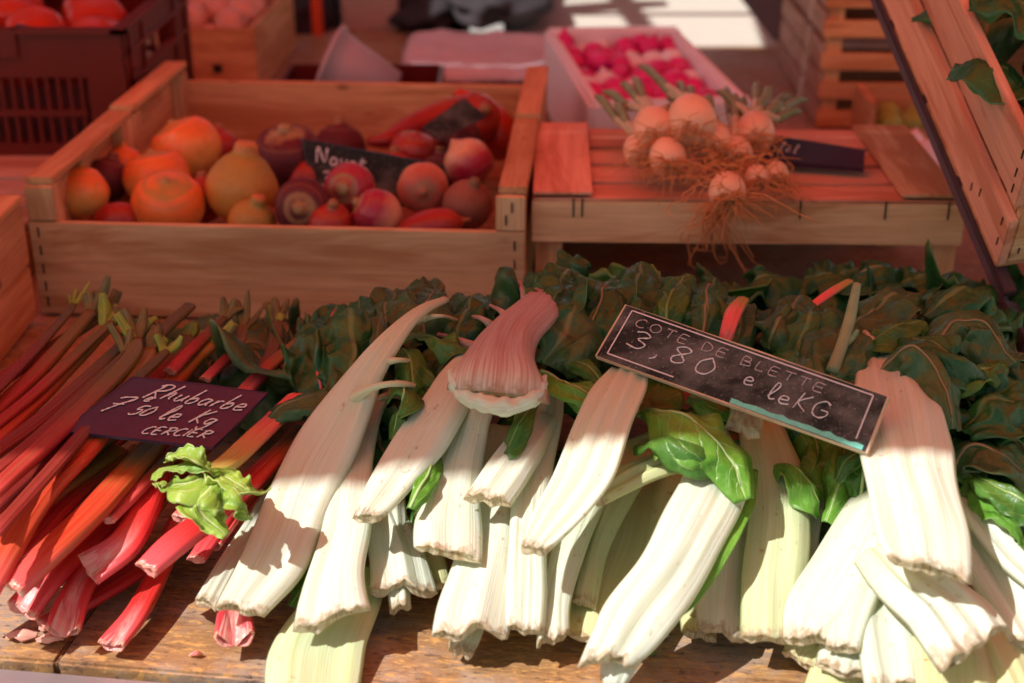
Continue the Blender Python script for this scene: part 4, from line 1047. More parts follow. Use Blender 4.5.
rhu([(120, 540, .03, 26), (170, 480, .05, 24), (220, 430, .06, 22)], 'dark stalk in the shade between the hooked and the blush tipped ones', 'rhu_d')
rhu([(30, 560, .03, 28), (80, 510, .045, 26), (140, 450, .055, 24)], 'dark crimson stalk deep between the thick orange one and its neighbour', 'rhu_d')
# stalk whose leafy top droops to the front
o_ = rhu([(296, 398, .110, 22), (262, 432, .112, 25), (230, 462, .108, 26), (205, 476, .104, 22)], 'pinkish green stalk with a fresh torn leaf at its front end', 'rhu_p')
for i, (pts, kw) in enumerate([
    ([(232, 468, .112, 20), (212, 470, .122, 30), (186, 466, .126, 26), (158, 470, .118, 20)], dict(curl=.7, ruffle=.15)),
    ([(226, 476, .112, 22), (206, 492, .118, 34), (200, 508, .108, 40), (226, 536, .09, 10)], dict(curl=.6, ruffle=.15)),
    ([(222, 478, .114, 20), (238, 486, .122, 28), (256, 492, .118, 20), (266, 490, .11, 8)], dict(curl=-.9, ruffle=.19)),
    ([(214, 474, .116, 24), (190, 482, .12, 32), (166, 484, .108, 26), (156, 482, .10, 10)], dict(curl=.9, ruffle=.19)),
    ([(220, 478, .118, 20), (236, 492, .124, 30), (246, 508, .112, 26), (250, 520, .10, 8)], dict(curl=1.2, ruffle=.2)),
    ([(210, 470, .12, 14), (196, 462, .128, 22), (180, 458, .126, 22), (166, 462, .12, 8)], dict(curl=-1.0, ruffle=.2))]):
    pts = [(x, y, z+.004, w_*1.25) for x, y, z, w_ in pts]; leaf_mesh('leaf', pts, M['leaf_rhu'], o_, freq=300, crumple=.11, seed=60+i, nu=34, ns=56, outline=.95, **kw)

for i, (x, y, z, w_, lb) in enumerate([(22, 632, .004, 16, 'curled dry pinkish peel scrap on the table below the rhubarb, nearest the left edge'), (50, 636, .004, 14, 'small dry peel scrap on the table between rhubarb ends'), (196, 652, .002, 7, 'tiny red crumb of rhubarb on the bare table'), (893, 0, 0, 0, '')][:3]):
    o_ = leaf_mesh('peel_scrap', [(x-w_, y+3, z, w_*.5), (x, y, z+.004, w_), (x+w_, y+2, z+.001, w_*.4)], M['onionred' if i < 2 else 'rhu_p'], None, curl=1.4, ruffle=.2, freq=200, crumple=.25, seed=300+i, nu=12, ns=16, outline=.6)
    tag(o_, lb, 'scrap', 'vegetable scraps on the table')
for i, (x, y, lb) in enumerate([(664, 636, 'pale chip of chard on the table in the shade of the ribs'), (652, 652, 'small green leaf crumb on the table near the large curved rib')]):
    o_ = leaf_mesh('peel_scrap', [(x-4, y+1, .002, 3), (x, y, .004, 6), (x+5, y-1, .002, 3)], M['chard' if i == 0 else 'leaf_bright'], None, curl=1.0, ruffle=.2, freq=200, crumple=.2, seed=310+i, nu=8, ns=10); tag(o_, lb, 'scrap', 'vegetable scraps on the table')
# ------------------------------------------------------------------ chard
CG = 'chard ribs heaped across the table'
cs_ = [20]
def chard(pts, label, mat='chard', leaf=None, lm='leaf_dark', lkw=None, petioles=(), **k):
    cs_[0] += 1
    k.setdefault('seed', cs_[0]*1.31); k['arch'] = k.get('arch', .2)*.36; k['th'] = k.get('th', .012)*.68; k.setdefault('edge', 5); pts = [(x, y, z, w_*1.10) for x, y, z, w_ in pts]
    o_ = stalk_mesh('chard_stalk', pts, M[mat], **k); tag(o_, label, 'chard', CG)
    for i, pp in enumerate(petioles):
        pp = [(x, y, z - (.016 if q_ == 0 else .0) - (.035 if q_ == len(pp)-1 else .006), w*(1.6 if q_ == 0 else .8)) for q_, (x, y, z, w) in enumerate(pp)]
        vs, fs, uvs = tube_mesh([[(*P(x, y, z), w*mpp(P(x, y, z))/2) for x, y, z, w in pp]], 10, 22)
        mesh_obj('petiole', vs, fs, M[mat], o_, uvs, [(1, 0)]*len(vs))
    for i, lp in enumerate(leaf or []):
        kk = dict(curl=.8, ruffle=.16, freq=60, crumple=.12); kk.update(lkw or {})
        leaf_mesh('leaf', lp, M[lm], o_, seed=cs_[0]+i*3.3, **kk)
    return o_
# left group
chard([(240, 612, .040, 48), (262, 572, .050, 60), (296, 508, .075, 68), (328, 448, .105, 66), (354, 398, .135, 54), (378, 358, .162, 34), (402, 328, .178, 20), (424, 310, .184, 13), (446, 300, .182, 8)], 'longest white rib with slender pink neck arching up, at the left end of the chard', petioles=([(344, 408, .142, 14), (372, 388, .160, 10), (405, 384, .160, 8), (436, 394, .145, 5)], [(372, 368, .165, 9), (398, 360, .172, 7), (432, 366, .165, 5)], [(412, 322, .182, 7), (440, 316, .186, 5), (462, 322, .18, 4)]), arch=.24, th=.012)
chard([(206, 606, .030, 24), (232, 562, .036, 22), (262, 515, .045, 22), (300, 450, .06, 20)], 'thin white rib leaning against the left side of the longest one', arch=.3, th=.010)
chard([(334, 622, .040, 70), (334, 580, .052, 56), (344, 530, .068, 46), (354, 470, .09, 36), (366, 420, .105, 28), (392, 388, .118, 12)], 'white rib with flared brown edged foot, second from the left end', petioles=([(366, 425, .105, 12), (385, 396, .125, 9), (425, 405, .125, 5)],), arch=.22, th=.013, jag=.005, roll=(.1, 0))
chard([(312, 700, .004, 88), (322, 650, .016, 84), (336, 610, .024, 74), (350, 570, .03, 60)], 'pale greenish rib lying lowest and reaching over the front table edge', 'chard_g', arch=.14, th=.010)
chard([(404, 592, .034, 58), (394, 550, .046, 52), (380, 500, .062, 44), (366, 440, .082, 34), (362, 400, .10, 24)], 'white rib with crumbly brown foot, just right of the flared one', arch=.24, th=.013, jag=.006, roll=(-.15, 0))
chard([(366, 520, .088, 26), (392, 484, .100, 44), (420, 440, .120, 54), (445, 404, .138, 52), (470, 366, .15, 34), (490, 345, .155, 22)], 'mauve shaded rib slanting up to the right with a sunlit pointed foot', arch=.26, th=.012, roll=(-.1, 0), jag=.004)
chard([(446, 558, .066, 60), (446, 525, .076, 62), (452, 485, .092, 52), (464, 440, .115, 38), (478, 405, .135, 26), (490, 380, .14, 20)], 'white rib with a ragged brown torn foot, left of centre', arch=.24, th=.014, jag=.007)
chard([(470, 636, .034, 66), (480, 590, .046, 66), (490, 540, .060, 60), (498, 480, .08, 50), (505, 430, .10, 36)], 'broad rib with two lobed foot under the torn one', 'chard', arch=.26, th=.013, jag=.006)
chard([(462, 654, .012, 24), (470, 628, .02, 30), (480, 585, .03, 30)], 'small stub with brown tip under the two lobed rib', arch=.3, th=.016, jag=.004)
chard([(412, 590, .012, 20), (420, 565, .02, 28), (430, 520, .03, 34)], 'narrow rib end half hidden between the crumbly and the torn one', 'chard_y', arch=.3, th=.012)
chard([(486, 502, .098, 42), (506, 476, .108, 42), (528, 446, .118, 36), (545, 420, .12, 26)], 'short rib with a blunt cut end lying on top near the centre', arch=.24, th=.015, jag=.004)
chard([(522, 632, .034, 36), (524, 590, .050, 40), (528, 530, .075, 38), (536, 470, .100, 36), (544, 420, .118, 34), (550, 392, .128, 26)], 'straight narrow white rib running down the centre', arch=.28, th=.012, jag=.002)
chard([(533, 552, .092, 28), (556, 514, .106, 54), (582, 474, .122, 62), (604, 430, .142, 66), (618, 398, .155, 58), (628, 374, .162, 40)], 'broad pink topped rib slanting down left from the priced slate board', arch=.22, th=.013, roll=(.1, .1), jag=.004)
chard([(556, 640, .026, 30), (556, 600, .038, 30), (568, 550, .055, 30), (590, 500, .07, 28)], 'thin rib left of the wide greenish one, foot with a small stub', 'chard', arch=.32, th=.013, jag=.005)
chard([(606, 640, .020, 84), (614, 600, .030, 100), (626, 550, .045, 112), (640, 500, .065, 105), (655, 462, .08, 80), (676, 440, .09, 50)], 'widest rib, greenish yellow and hollow like a trough, in shade right of centre', 'chard_y', arch=-.16, th=.010)
chard([(606, 662, .040, 44), (632, 622, .058, 62), (668, 578, .078, 66), (696, 530, .100, 64), (712, 490, .115, 60), (714, 458, .12, 56), (698, 426, .12, 50)], 'large curved white rib with a bright green leaf margin, foot nearest the camera', arch=.24, th=.016, roll=(-.25, -.1), jag=.008, leaf=[[(648, 640, .05, 10), (690, 600, .066, 14), (722, 550, .088, 18), (742, 505, .105, 26), (744, 470, .118, 30)]], lm='leaf_bright', lkw=dict(curl=.5, ruffle=.10, freq=90))
chard([(612, 690, .016, 20), (622, 660, .03, 34), (640, 620, .04, 40)], 'crumpled brown stub under the foot of the large curved rib', arch=.3, th=.016, jag=.008)
chard([(722, 636, .022, 46), (724, 590, .036, 50), (730, 530, .058, 48), (738, 470, .08, 44), (742, 430, .09, 36)], 'folded white rib standing upright right of the large curved one', 'chard', arch=.30, th=.013, roll=(-.2, -.1), jag=.004)
chard([(768, 640, .034, 60), (772, 590, .050, 60), (778, 530, .075, 62), (776, 480, .095, 58), (764, 440, .112, 46), (754, 412, .12, 36)], 'straight white rib below the middle of the priced slate board', 'chard_g', arch=.24, th=.014, jag=.004, roll=(-.1, 0))
chard([(742, 432, .142, 34), (746, 412, .146, 32), (740, 392, .15, 26)], 'small square cut rib end just below the priced slate board', 'chard_y', arch=.3, th=.016, jag=.004)
chard([(808, 640, .046, 42), (822, 600, .060, 66), (848, 552, .078, 70), (878, 505, .10, 60), (905, 470, .11, 44)], 'broad smooth rib slanting down left from under the large upright one', arch=.22, th=.015, jag=.004, roll=(.15, .1))
chard([(842, 652, .046, 30), (850, 618, .058, 36), (868, 575, .074, 38), (890, 530, .085, 34)], 'narrow folded rib below the broad smooth one', arch=.34, th=.012, jag=.004, roll=(.1, 0))
chard([(927, 574, .118, 70), (920, 540, .130, 84), (912, 490, .145, 86), (906, 440, .158, 84), (900, 400, .168, 74), (886, 366, .168, 56), (870, 340, .15, 40)], 'large upright rib with pink shaded top and scalloped foot, on top at the right', arch=.20, th=.012, jag=.006, petioles=([(890, 372, .172, 20), (872, 340, .18, 10), (852, 322, .18, 7)],))
chard([(972, 646, .070, 78), (948, 612, .080, 82), (915, 582, .088, 76), (885, 552, .09, 60)], 'ribbed piece with brown corner lying crosswise under the large upright rib', arch=.18, th=.015, jag=.006, roll=(.1, 0))
chard([(1040, 646, .050, 56), (1008, 590, .066, 62), (976, 540, .085, 58), (948, 498, .10, 44)], 'long rib running off the right edge behind the crosswise piece', arch=.22, th=.014)
chard([(1046, 590, .075, 40), (1015, 560, .085, 46), (985, 522, .10, 44), (965, 495, .105, 34)], 'upper rib at the right edge beside the green curled leaf', arch=.22, th=.012)
chard([(1020, 700, .030, 40), (1000, 650, .045, 44), (985, 600, .058, 40)], 'yellowish rib end in the bottom right corner', 'chard_y', arch=.28, th=.014)
chard([(955, 706, .030, 90), (950, 670, .040, 88), (940, 630, .05, 80), (930, 590, .055, 60)], 'wide yellowish rib cut by the bottom edge at lower right', 'chard_y', arch=.18, th=.012)
chard([(896, 690, .034, 56), (892, 655, .044, 58), (888, 620, .055, 54), (890, 580, .06, 40)], 'white rib end with wavy cut in the bottom right heap', arch=.22, th=.013, jag=.006)
chard([(848, 676, .030, 66), (856, 650, .036, 60), (868, 610, .045, 54), (880, 570, .05, 40)], 'short broad rib end beneath the narrow folded one', 'chard', arch=.2, th=.012, jag=.005)
chard([(800, 664, .018, 40), (812, 645, .026, 46), (835, 600, .04, 44)], 'low rib end tucked under the broad smooth one near the front edge', 'chard_y', arch=.24, th=.012)
chard([(826, 704, .010, 50), (838, 672, .020, 54), (850, 640, .028, 50)], 'lowest rib end at the bottom edge of the right heap', 'chard_y', arch=.22, th=.012)
chard([(700, 640, .010, 30), (700, 600, .02, 34), (700, 540, .035, 34)], 'hidden narrow rib between the large curved and the folded one', 'chard_y', arch=.28, th=.012)
chard([(648, 548, .03, 40), (690, 470, .06, 60), (720, 430, .075, 40)], 'greenish rib deep under the bright leaf', 'chard_y', arch=.25, th=.012)
chard([(590, 500, .098, 30), (640, 474, .110, 38), (690, 456, .118, 34), (700, 450, .118, 20)], 'dull olive rib lying crosswise above the widest trough', 'chard_y', arch=.25, th=.014, jag=.004)
chard([(430, 590, .02, 40), (410, 520, .04, 44), (412, 450, .06, 40)], 'shaded rib deep between the slanting mauve one and its neighbours', 'chard_y', arch=.2, th=.012)
for pts, lb in [
    ([(540, 618, .050, 16), (556, 560, .068, 20), (574, 500, .088, 20), (588, 450, .10, 14)], 'slim curved rib right of the straight centre one'),
    ([(584, 606, .052, 18), (596, 550, .070, 20), (622, 498, .092, 22), (654, 458, .11, 16)], 'slim bowed rib along the left lip of the widest trough'),
    ([(700, 622, .040, 18), (706, 570, .055, 20), (718, 510, .078, 18), (728, 455, .10, 12)], 'slim rib between the large curved and the folded one'),
    ([(756, 622, .050, 16), (750, 560, .065, 18), (748, 500, .088, 18), (744, 440, .11, 12)], 'slim rib left of the straight one under the priced board'),
    ([(806, 600, .062, 18), (806, 555, .075, 20), (814, 505, .095, 18), (826, 470, .10, 12)], 'slim rib above the left shoulder of the broad smooth one'),
    ([(400, 610, .045, 18), (396, 560, .062, 20), (392, 500, .085, 20), (388, 450, .10, 12)], 'slim rib over the crumbly footed one'),
    ([(970, 690, .055, 22), (962, 650, .066, 24), (944, 600, .08, 24)], 'slim rib end across the wide yellowish one at lower right')]:
    pts = [(x, y, z-.022, w_*1.15) for x, y, z, w_ in pts]
    chard(pts, lb, 'chard_g' if 'bowed' in lb or 'folded' in lb else 'chard', arch=.5, th=.013, jag=.004)
# upturned base piece at the centre top
o_ = chard([(499, 397, .164, 94), (501, 382, .173, 90), (506, 358, .180, 68), (516, 332, .184, 58), (532, 312, .184, 48), (546, 296, .176, 30)], 'mauve fibrous chard base with a pale frilly cut rim, upturned on top at the centre', 'chard_root', arch=.30, th=.018, jag=.001, ridge=.0008, wob=.08,
    petioles=([(530, 318, .186, 16), (524, 296, .19, 9), (520, 282, .185, 5)], [(538, 312, .186, 14), (552, 292, .19, 8), (566, 284, .18, 4)], [(512, 330, .188, 14), (502, 312, .188, 8), (486, 304, .18, 4)], [(484, 352, .175, 10), (452, 338, .165, 7), (425, 332, .16, 5)], [(496, 330, .18, 8), (480, 318, .172, 6), (455, 316, .165, 4)], [(530, 310, .188, 9), (548, 285, .185, 6), (556, 272, .18, 4)]))

rp_ = [(451, 372, .176, .0035), (456, 384, .171, .0062), (468, 397, .166, .0068), (484, 403, .165, .0062), (500, 407, .164, .0072), (516, 406, .165, .0064), (530, 399, .168, .0070), (540, 389, .170, .0055), (545, 377, .172, .0025)]
vs, fs, uvs = tube_mesh([[(*P(x, y, z), r) for x, y, z, r in rp_]], 16, 70)
vs = [v + Vector((noise.noise(v*160)*.0022, noise.noise(v*140+Vector((3, 1, 2)))*.0022, noise.noise(v*150+Vector((7, 5, 1)))*.0028)) for v in vs]
mesh_obj('cut_rim', vs, fs, M['chard'], o_, [(u_*1.4, .02+v_*.2) for u_, v_ in uvs])
# ------------------------------------------------------------------ chard leaves
LG = 'chard leaves behind the ribs'
ls_ = [100]
def lf(pts, label, mat='leaf_dark', **k):
    ls_[0] += 1.7
    kk = dict(curl=.8, ruffle=.19, freq=62, crumple=.135, outline=.25, seed=ls_[0]); kk.update(k)
    if mat in ('leaf_dark', 'leaf_wilt'): pts = [(x, y, z, w_*1.4) for x, y, z, w_ in pts]
    kk.setdefault('rib', None if int(ls_[0]*10) % 3 else M['midrib' if mat in ('leaf_dark', 'leaf_wilt') else 'midrib_g'])
    return tag(leaf_mesh('chard_leaf', pts, M[mat], **kk), label, 'leaf', LG)
# bright sunlit leaves
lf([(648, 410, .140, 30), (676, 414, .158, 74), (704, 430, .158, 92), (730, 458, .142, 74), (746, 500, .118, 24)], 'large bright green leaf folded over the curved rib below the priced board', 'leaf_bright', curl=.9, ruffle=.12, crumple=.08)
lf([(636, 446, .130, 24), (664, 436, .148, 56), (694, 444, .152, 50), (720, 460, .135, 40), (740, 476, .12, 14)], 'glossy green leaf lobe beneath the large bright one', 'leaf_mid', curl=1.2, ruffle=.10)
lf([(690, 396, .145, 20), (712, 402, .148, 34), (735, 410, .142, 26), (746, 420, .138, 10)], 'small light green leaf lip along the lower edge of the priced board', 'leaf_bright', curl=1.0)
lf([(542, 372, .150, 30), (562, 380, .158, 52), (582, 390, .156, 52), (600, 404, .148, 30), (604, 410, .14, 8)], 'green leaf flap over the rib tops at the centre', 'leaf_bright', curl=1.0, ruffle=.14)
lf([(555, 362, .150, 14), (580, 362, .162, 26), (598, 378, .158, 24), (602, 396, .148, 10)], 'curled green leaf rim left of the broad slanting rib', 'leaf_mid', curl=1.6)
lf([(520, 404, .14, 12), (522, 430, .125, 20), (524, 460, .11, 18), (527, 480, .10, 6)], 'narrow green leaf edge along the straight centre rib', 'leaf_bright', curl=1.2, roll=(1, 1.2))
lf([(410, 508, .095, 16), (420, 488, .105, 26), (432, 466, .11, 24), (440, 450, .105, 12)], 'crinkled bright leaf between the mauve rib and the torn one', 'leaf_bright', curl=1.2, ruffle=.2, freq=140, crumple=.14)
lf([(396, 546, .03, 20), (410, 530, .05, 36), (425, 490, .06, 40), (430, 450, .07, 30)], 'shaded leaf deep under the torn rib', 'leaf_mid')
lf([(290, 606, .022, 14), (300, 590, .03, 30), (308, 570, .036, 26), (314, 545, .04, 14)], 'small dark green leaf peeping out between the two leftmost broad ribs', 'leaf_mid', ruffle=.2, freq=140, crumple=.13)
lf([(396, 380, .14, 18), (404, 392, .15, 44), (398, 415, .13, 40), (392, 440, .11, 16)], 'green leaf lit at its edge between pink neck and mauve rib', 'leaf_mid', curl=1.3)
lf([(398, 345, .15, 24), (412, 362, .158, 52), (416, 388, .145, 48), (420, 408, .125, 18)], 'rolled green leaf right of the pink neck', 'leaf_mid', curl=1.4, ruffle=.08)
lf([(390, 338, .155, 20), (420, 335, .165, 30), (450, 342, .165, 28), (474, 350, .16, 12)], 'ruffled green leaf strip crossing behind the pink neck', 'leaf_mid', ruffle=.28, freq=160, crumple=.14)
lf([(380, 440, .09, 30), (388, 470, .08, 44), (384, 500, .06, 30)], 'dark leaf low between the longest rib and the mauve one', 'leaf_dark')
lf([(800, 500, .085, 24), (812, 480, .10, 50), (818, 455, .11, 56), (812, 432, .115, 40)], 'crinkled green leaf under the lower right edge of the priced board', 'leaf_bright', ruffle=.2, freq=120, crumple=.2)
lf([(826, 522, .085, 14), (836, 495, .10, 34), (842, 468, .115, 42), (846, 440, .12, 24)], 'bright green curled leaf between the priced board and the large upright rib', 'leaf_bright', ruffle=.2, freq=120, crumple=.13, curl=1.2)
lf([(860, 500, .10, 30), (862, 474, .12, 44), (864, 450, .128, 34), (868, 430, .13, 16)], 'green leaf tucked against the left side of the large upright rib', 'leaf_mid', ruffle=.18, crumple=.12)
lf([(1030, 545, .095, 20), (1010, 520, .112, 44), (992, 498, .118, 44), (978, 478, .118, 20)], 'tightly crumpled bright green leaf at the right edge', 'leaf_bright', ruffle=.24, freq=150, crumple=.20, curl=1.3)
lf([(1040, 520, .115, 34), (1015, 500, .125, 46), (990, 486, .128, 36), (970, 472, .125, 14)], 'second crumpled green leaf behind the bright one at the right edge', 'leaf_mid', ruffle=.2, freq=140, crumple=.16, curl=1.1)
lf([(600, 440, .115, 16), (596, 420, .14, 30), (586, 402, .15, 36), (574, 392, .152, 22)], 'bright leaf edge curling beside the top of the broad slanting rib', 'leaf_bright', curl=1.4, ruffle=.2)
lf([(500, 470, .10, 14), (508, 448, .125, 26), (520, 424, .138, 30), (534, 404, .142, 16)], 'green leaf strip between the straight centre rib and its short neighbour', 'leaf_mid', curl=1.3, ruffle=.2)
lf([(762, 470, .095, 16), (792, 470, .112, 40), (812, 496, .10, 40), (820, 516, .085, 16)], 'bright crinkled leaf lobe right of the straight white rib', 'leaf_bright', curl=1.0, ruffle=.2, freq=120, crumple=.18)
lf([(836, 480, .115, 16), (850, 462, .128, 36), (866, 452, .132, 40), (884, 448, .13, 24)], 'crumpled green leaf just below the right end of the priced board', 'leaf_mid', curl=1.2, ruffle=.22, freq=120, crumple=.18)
# dark leaves, left part
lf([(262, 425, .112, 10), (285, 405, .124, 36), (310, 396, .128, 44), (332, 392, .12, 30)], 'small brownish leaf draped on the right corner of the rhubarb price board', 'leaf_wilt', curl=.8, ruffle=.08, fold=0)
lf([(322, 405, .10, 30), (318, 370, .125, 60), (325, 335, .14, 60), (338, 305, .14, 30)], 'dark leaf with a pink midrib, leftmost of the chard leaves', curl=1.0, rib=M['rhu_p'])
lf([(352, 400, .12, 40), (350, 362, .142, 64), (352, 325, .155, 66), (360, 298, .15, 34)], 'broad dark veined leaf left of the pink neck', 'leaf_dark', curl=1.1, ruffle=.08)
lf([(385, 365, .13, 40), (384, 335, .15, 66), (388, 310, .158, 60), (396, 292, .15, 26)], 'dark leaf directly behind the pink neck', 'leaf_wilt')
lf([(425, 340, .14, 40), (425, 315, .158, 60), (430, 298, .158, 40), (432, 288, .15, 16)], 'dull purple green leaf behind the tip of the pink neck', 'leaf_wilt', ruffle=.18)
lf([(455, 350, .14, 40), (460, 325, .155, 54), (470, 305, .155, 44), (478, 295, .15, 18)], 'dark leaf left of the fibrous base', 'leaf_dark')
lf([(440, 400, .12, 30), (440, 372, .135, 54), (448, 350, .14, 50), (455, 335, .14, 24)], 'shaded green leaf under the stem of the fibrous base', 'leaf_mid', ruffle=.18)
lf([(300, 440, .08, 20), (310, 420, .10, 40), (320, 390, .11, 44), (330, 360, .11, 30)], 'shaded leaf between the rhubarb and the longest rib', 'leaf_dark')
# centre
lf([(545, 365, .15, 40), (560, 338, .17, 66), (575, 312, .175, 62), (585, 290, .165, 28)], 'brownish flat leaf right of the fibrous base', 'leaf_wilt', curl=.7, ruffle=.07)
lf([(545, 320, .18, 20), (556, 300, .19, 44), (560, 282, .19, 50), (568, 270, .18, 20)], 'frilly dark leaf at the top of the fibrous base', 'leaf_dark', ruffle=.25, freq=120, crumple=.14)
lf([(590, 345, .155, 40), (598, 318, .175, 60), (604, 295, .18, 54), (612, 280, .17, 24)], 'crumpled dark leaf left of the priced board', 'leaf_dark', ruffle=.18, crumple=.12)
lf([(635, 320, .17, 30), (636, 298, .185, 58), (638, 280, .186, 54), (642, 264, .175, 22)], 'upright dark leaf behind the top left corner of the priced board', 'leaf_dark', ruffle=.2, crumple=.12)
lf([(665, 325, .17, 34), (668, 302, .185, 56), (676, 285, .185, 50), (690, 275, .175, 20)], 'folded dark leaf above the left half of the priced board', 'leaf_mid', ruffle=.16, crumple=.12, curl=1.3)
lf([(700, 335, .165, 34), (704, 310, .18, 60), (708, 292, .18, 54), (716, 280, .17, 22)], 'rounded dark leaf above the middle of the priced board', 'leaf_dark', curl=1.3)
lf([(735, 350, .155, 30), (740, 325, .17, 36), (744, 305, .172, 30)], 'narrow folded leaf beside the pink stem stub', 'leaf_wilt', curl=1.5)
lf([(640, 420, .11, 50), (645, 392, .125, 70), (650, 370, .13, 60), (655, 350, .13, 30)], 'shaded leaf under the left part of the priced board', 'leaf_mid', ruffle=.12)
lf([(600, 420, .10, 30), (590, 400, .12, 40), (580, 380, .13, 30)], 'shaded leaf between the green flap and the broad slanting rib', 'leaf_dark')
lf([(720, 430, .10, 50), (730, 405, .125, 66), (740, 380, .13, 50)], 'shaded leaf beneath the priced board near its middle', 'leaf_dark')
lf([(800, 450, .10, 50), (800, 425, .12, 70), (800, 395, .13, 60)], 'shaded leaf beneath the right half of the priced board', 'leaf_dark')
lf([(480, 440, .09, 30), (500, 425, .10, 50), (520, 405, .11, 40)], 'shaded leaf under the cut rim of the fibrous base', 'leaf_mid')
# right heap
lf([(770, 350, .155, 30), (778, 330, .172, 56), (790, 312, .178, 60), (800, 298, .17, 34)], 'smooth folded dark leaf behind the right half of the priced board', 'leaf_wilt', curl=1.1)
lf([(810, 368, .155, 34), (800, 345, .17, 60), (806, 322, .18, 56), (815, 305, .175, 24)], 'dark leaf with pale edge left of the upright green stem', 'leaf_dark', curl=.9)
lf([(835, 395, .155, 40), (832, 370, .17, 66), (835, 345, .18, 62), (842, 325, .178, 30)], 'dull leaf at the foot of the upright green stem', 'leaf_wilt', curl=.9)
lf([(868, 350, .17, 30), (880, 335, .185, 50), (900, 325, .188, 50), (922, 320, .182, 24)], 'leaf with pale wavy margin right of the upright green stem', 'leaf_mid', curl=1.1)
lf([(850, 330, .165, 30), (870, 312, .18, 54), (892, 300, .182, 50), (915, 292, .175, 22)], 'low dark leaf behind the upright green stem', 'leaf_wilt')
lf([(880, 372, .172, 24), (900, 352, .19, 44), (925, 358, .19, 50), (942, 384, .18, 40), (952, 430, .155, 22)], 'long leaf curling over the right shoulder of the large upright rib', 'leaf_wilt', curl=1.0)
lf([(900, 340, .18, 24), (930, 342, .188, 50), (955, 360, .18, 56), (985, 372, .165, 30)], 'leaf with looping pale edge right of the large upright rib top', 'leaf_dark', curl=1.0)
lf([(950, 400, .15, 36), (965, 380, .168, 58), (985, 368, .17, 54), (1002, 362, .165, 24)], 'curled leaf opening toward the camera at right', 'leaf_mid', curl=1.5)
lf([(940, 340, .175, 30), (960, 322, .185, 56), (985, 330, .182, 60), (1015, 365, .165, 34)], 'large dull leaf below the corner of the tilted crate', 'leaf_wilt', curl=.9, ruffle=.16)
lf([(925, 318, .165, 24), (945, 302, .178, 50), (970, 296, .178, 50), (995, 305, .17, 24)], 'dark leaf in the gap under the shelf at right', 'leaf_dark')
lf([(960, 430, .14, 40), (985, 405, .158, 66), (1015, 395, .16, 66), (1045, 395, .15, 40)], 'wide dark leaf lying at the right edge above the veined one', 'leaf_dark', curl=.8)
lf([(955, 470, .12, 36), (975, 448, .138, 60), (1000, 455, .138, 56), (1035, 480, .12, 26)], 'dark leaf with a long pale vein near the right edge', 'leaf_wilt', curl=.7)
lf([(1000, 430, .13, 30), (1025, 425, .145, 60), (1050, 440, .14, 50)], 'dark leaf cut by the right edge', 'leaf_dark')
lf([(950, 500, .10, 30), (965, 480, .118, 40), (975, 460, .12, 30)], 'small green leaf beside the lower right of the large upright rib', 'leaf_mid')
# upright green stem
vs, fs, uvs = tube_mesh([[(*P(832, 372, .17), .006), (*P(842, 345, .185), .0052), (*P(850, 318, .20), .005), (*P(857, 284, .222), .0035)], [(*P(842, 345, .185), .004), (*P(852, 338, .188), .003), (*P(858, 330, .195), .0018)]], 10, 20)
so = mesh_obj('bare_stem', vs, fs, M['chard_y'], None, uvs, [(.8, 0)]*len(vs)); so.data.materials[0] = M['greenstem']; tag(so, 'upright green stem tip poking out of the leaves near the tilted crate', 'stem')
so = stalk_mesh('bare_stem', [(722, 352, .16, 14), (728, 330, .178, 16), (734, 312, .185, 18), (742, 300, .18, 14)], M['rhu_p'], round_=True, seed=91); tag(so, 'pink stem stub standing behind the middle of the priced board', 'stem')
so = stalk_mesh('bare_stem', [(812, 306, .16, 9), (832, 292, .165, 10), (850, 281, .168, 8)], M['rhu_p'], round_=True, seed=92); tag(so, 'pink stem lying in the dark behind the leaves, left of the upright green tip', 'stem')
# fill of dark leaves under the shelf and beneath the heap
rnd = random.Random(77)
under = [(720, 292, 'dark leaf in shadow under the shelf, above the priced board'), (770, 284, 'dark leaf in shadow under the shelf, right of its neighbour above the board'), (830, 272, 'dark leaf deepest under the shelf behind the green stem'), (880, 276, 'dark leaf under the shelf right of the green stem'), (915, 280, 'dark leaf under the right leg of the shelf'), (950, 285, 'dark leaf in front of the right shelf leg'), (620, 285, 'dark leaf under the left end of the shelf')]
for i, (x, y, lb) in enumerate(under):
    lf([(x-34, y+20, .10, 30), (x-12, y+6, .125, 60), (x+12, y-2, .13, 64), (x+36, y+4, .11, 30)], lb, 'leaf_dark', ruffle=.2, freq=90, crumple=.14)
fillspec = [(330, 440, .07), (420, 400, .09), (470, 380, .10), (520, 350, .11), (560, 400, .085), (600, 370, .11), (650, 345, .13), (690, 360, .12), (735, 372, .12), (770, 385, .12), (830, 420, .11), (850, 400, .13), (880, 420, .10), (940, 440, .11), (955, 400, .13), (1000, 410, .12), (1010, 470, .10), (770, 340, .13), (860, 360, .14), (920, 360, .14), (1000, 350, .12), (380, 400, .09), (350, 340, .11), (300, 365, .09), (420, 330, .12), (490, 320, .12), (640, 300, .15), (600, 330, .13), (700, 310, .14), (740, 310, .13), (790, 320, .14), (900, 310, .13), (950, 320, .13), (990, 320, .10), (1000, 520, .07), (450, 460, .06), (570, 460, .06), (660, 470, .05), (760, 470, .06), (840, 490, .06), (270, 380, .07), (250, 350, .06), (210, 370, .05), (560, 290, .14), (520, 300, .12)]
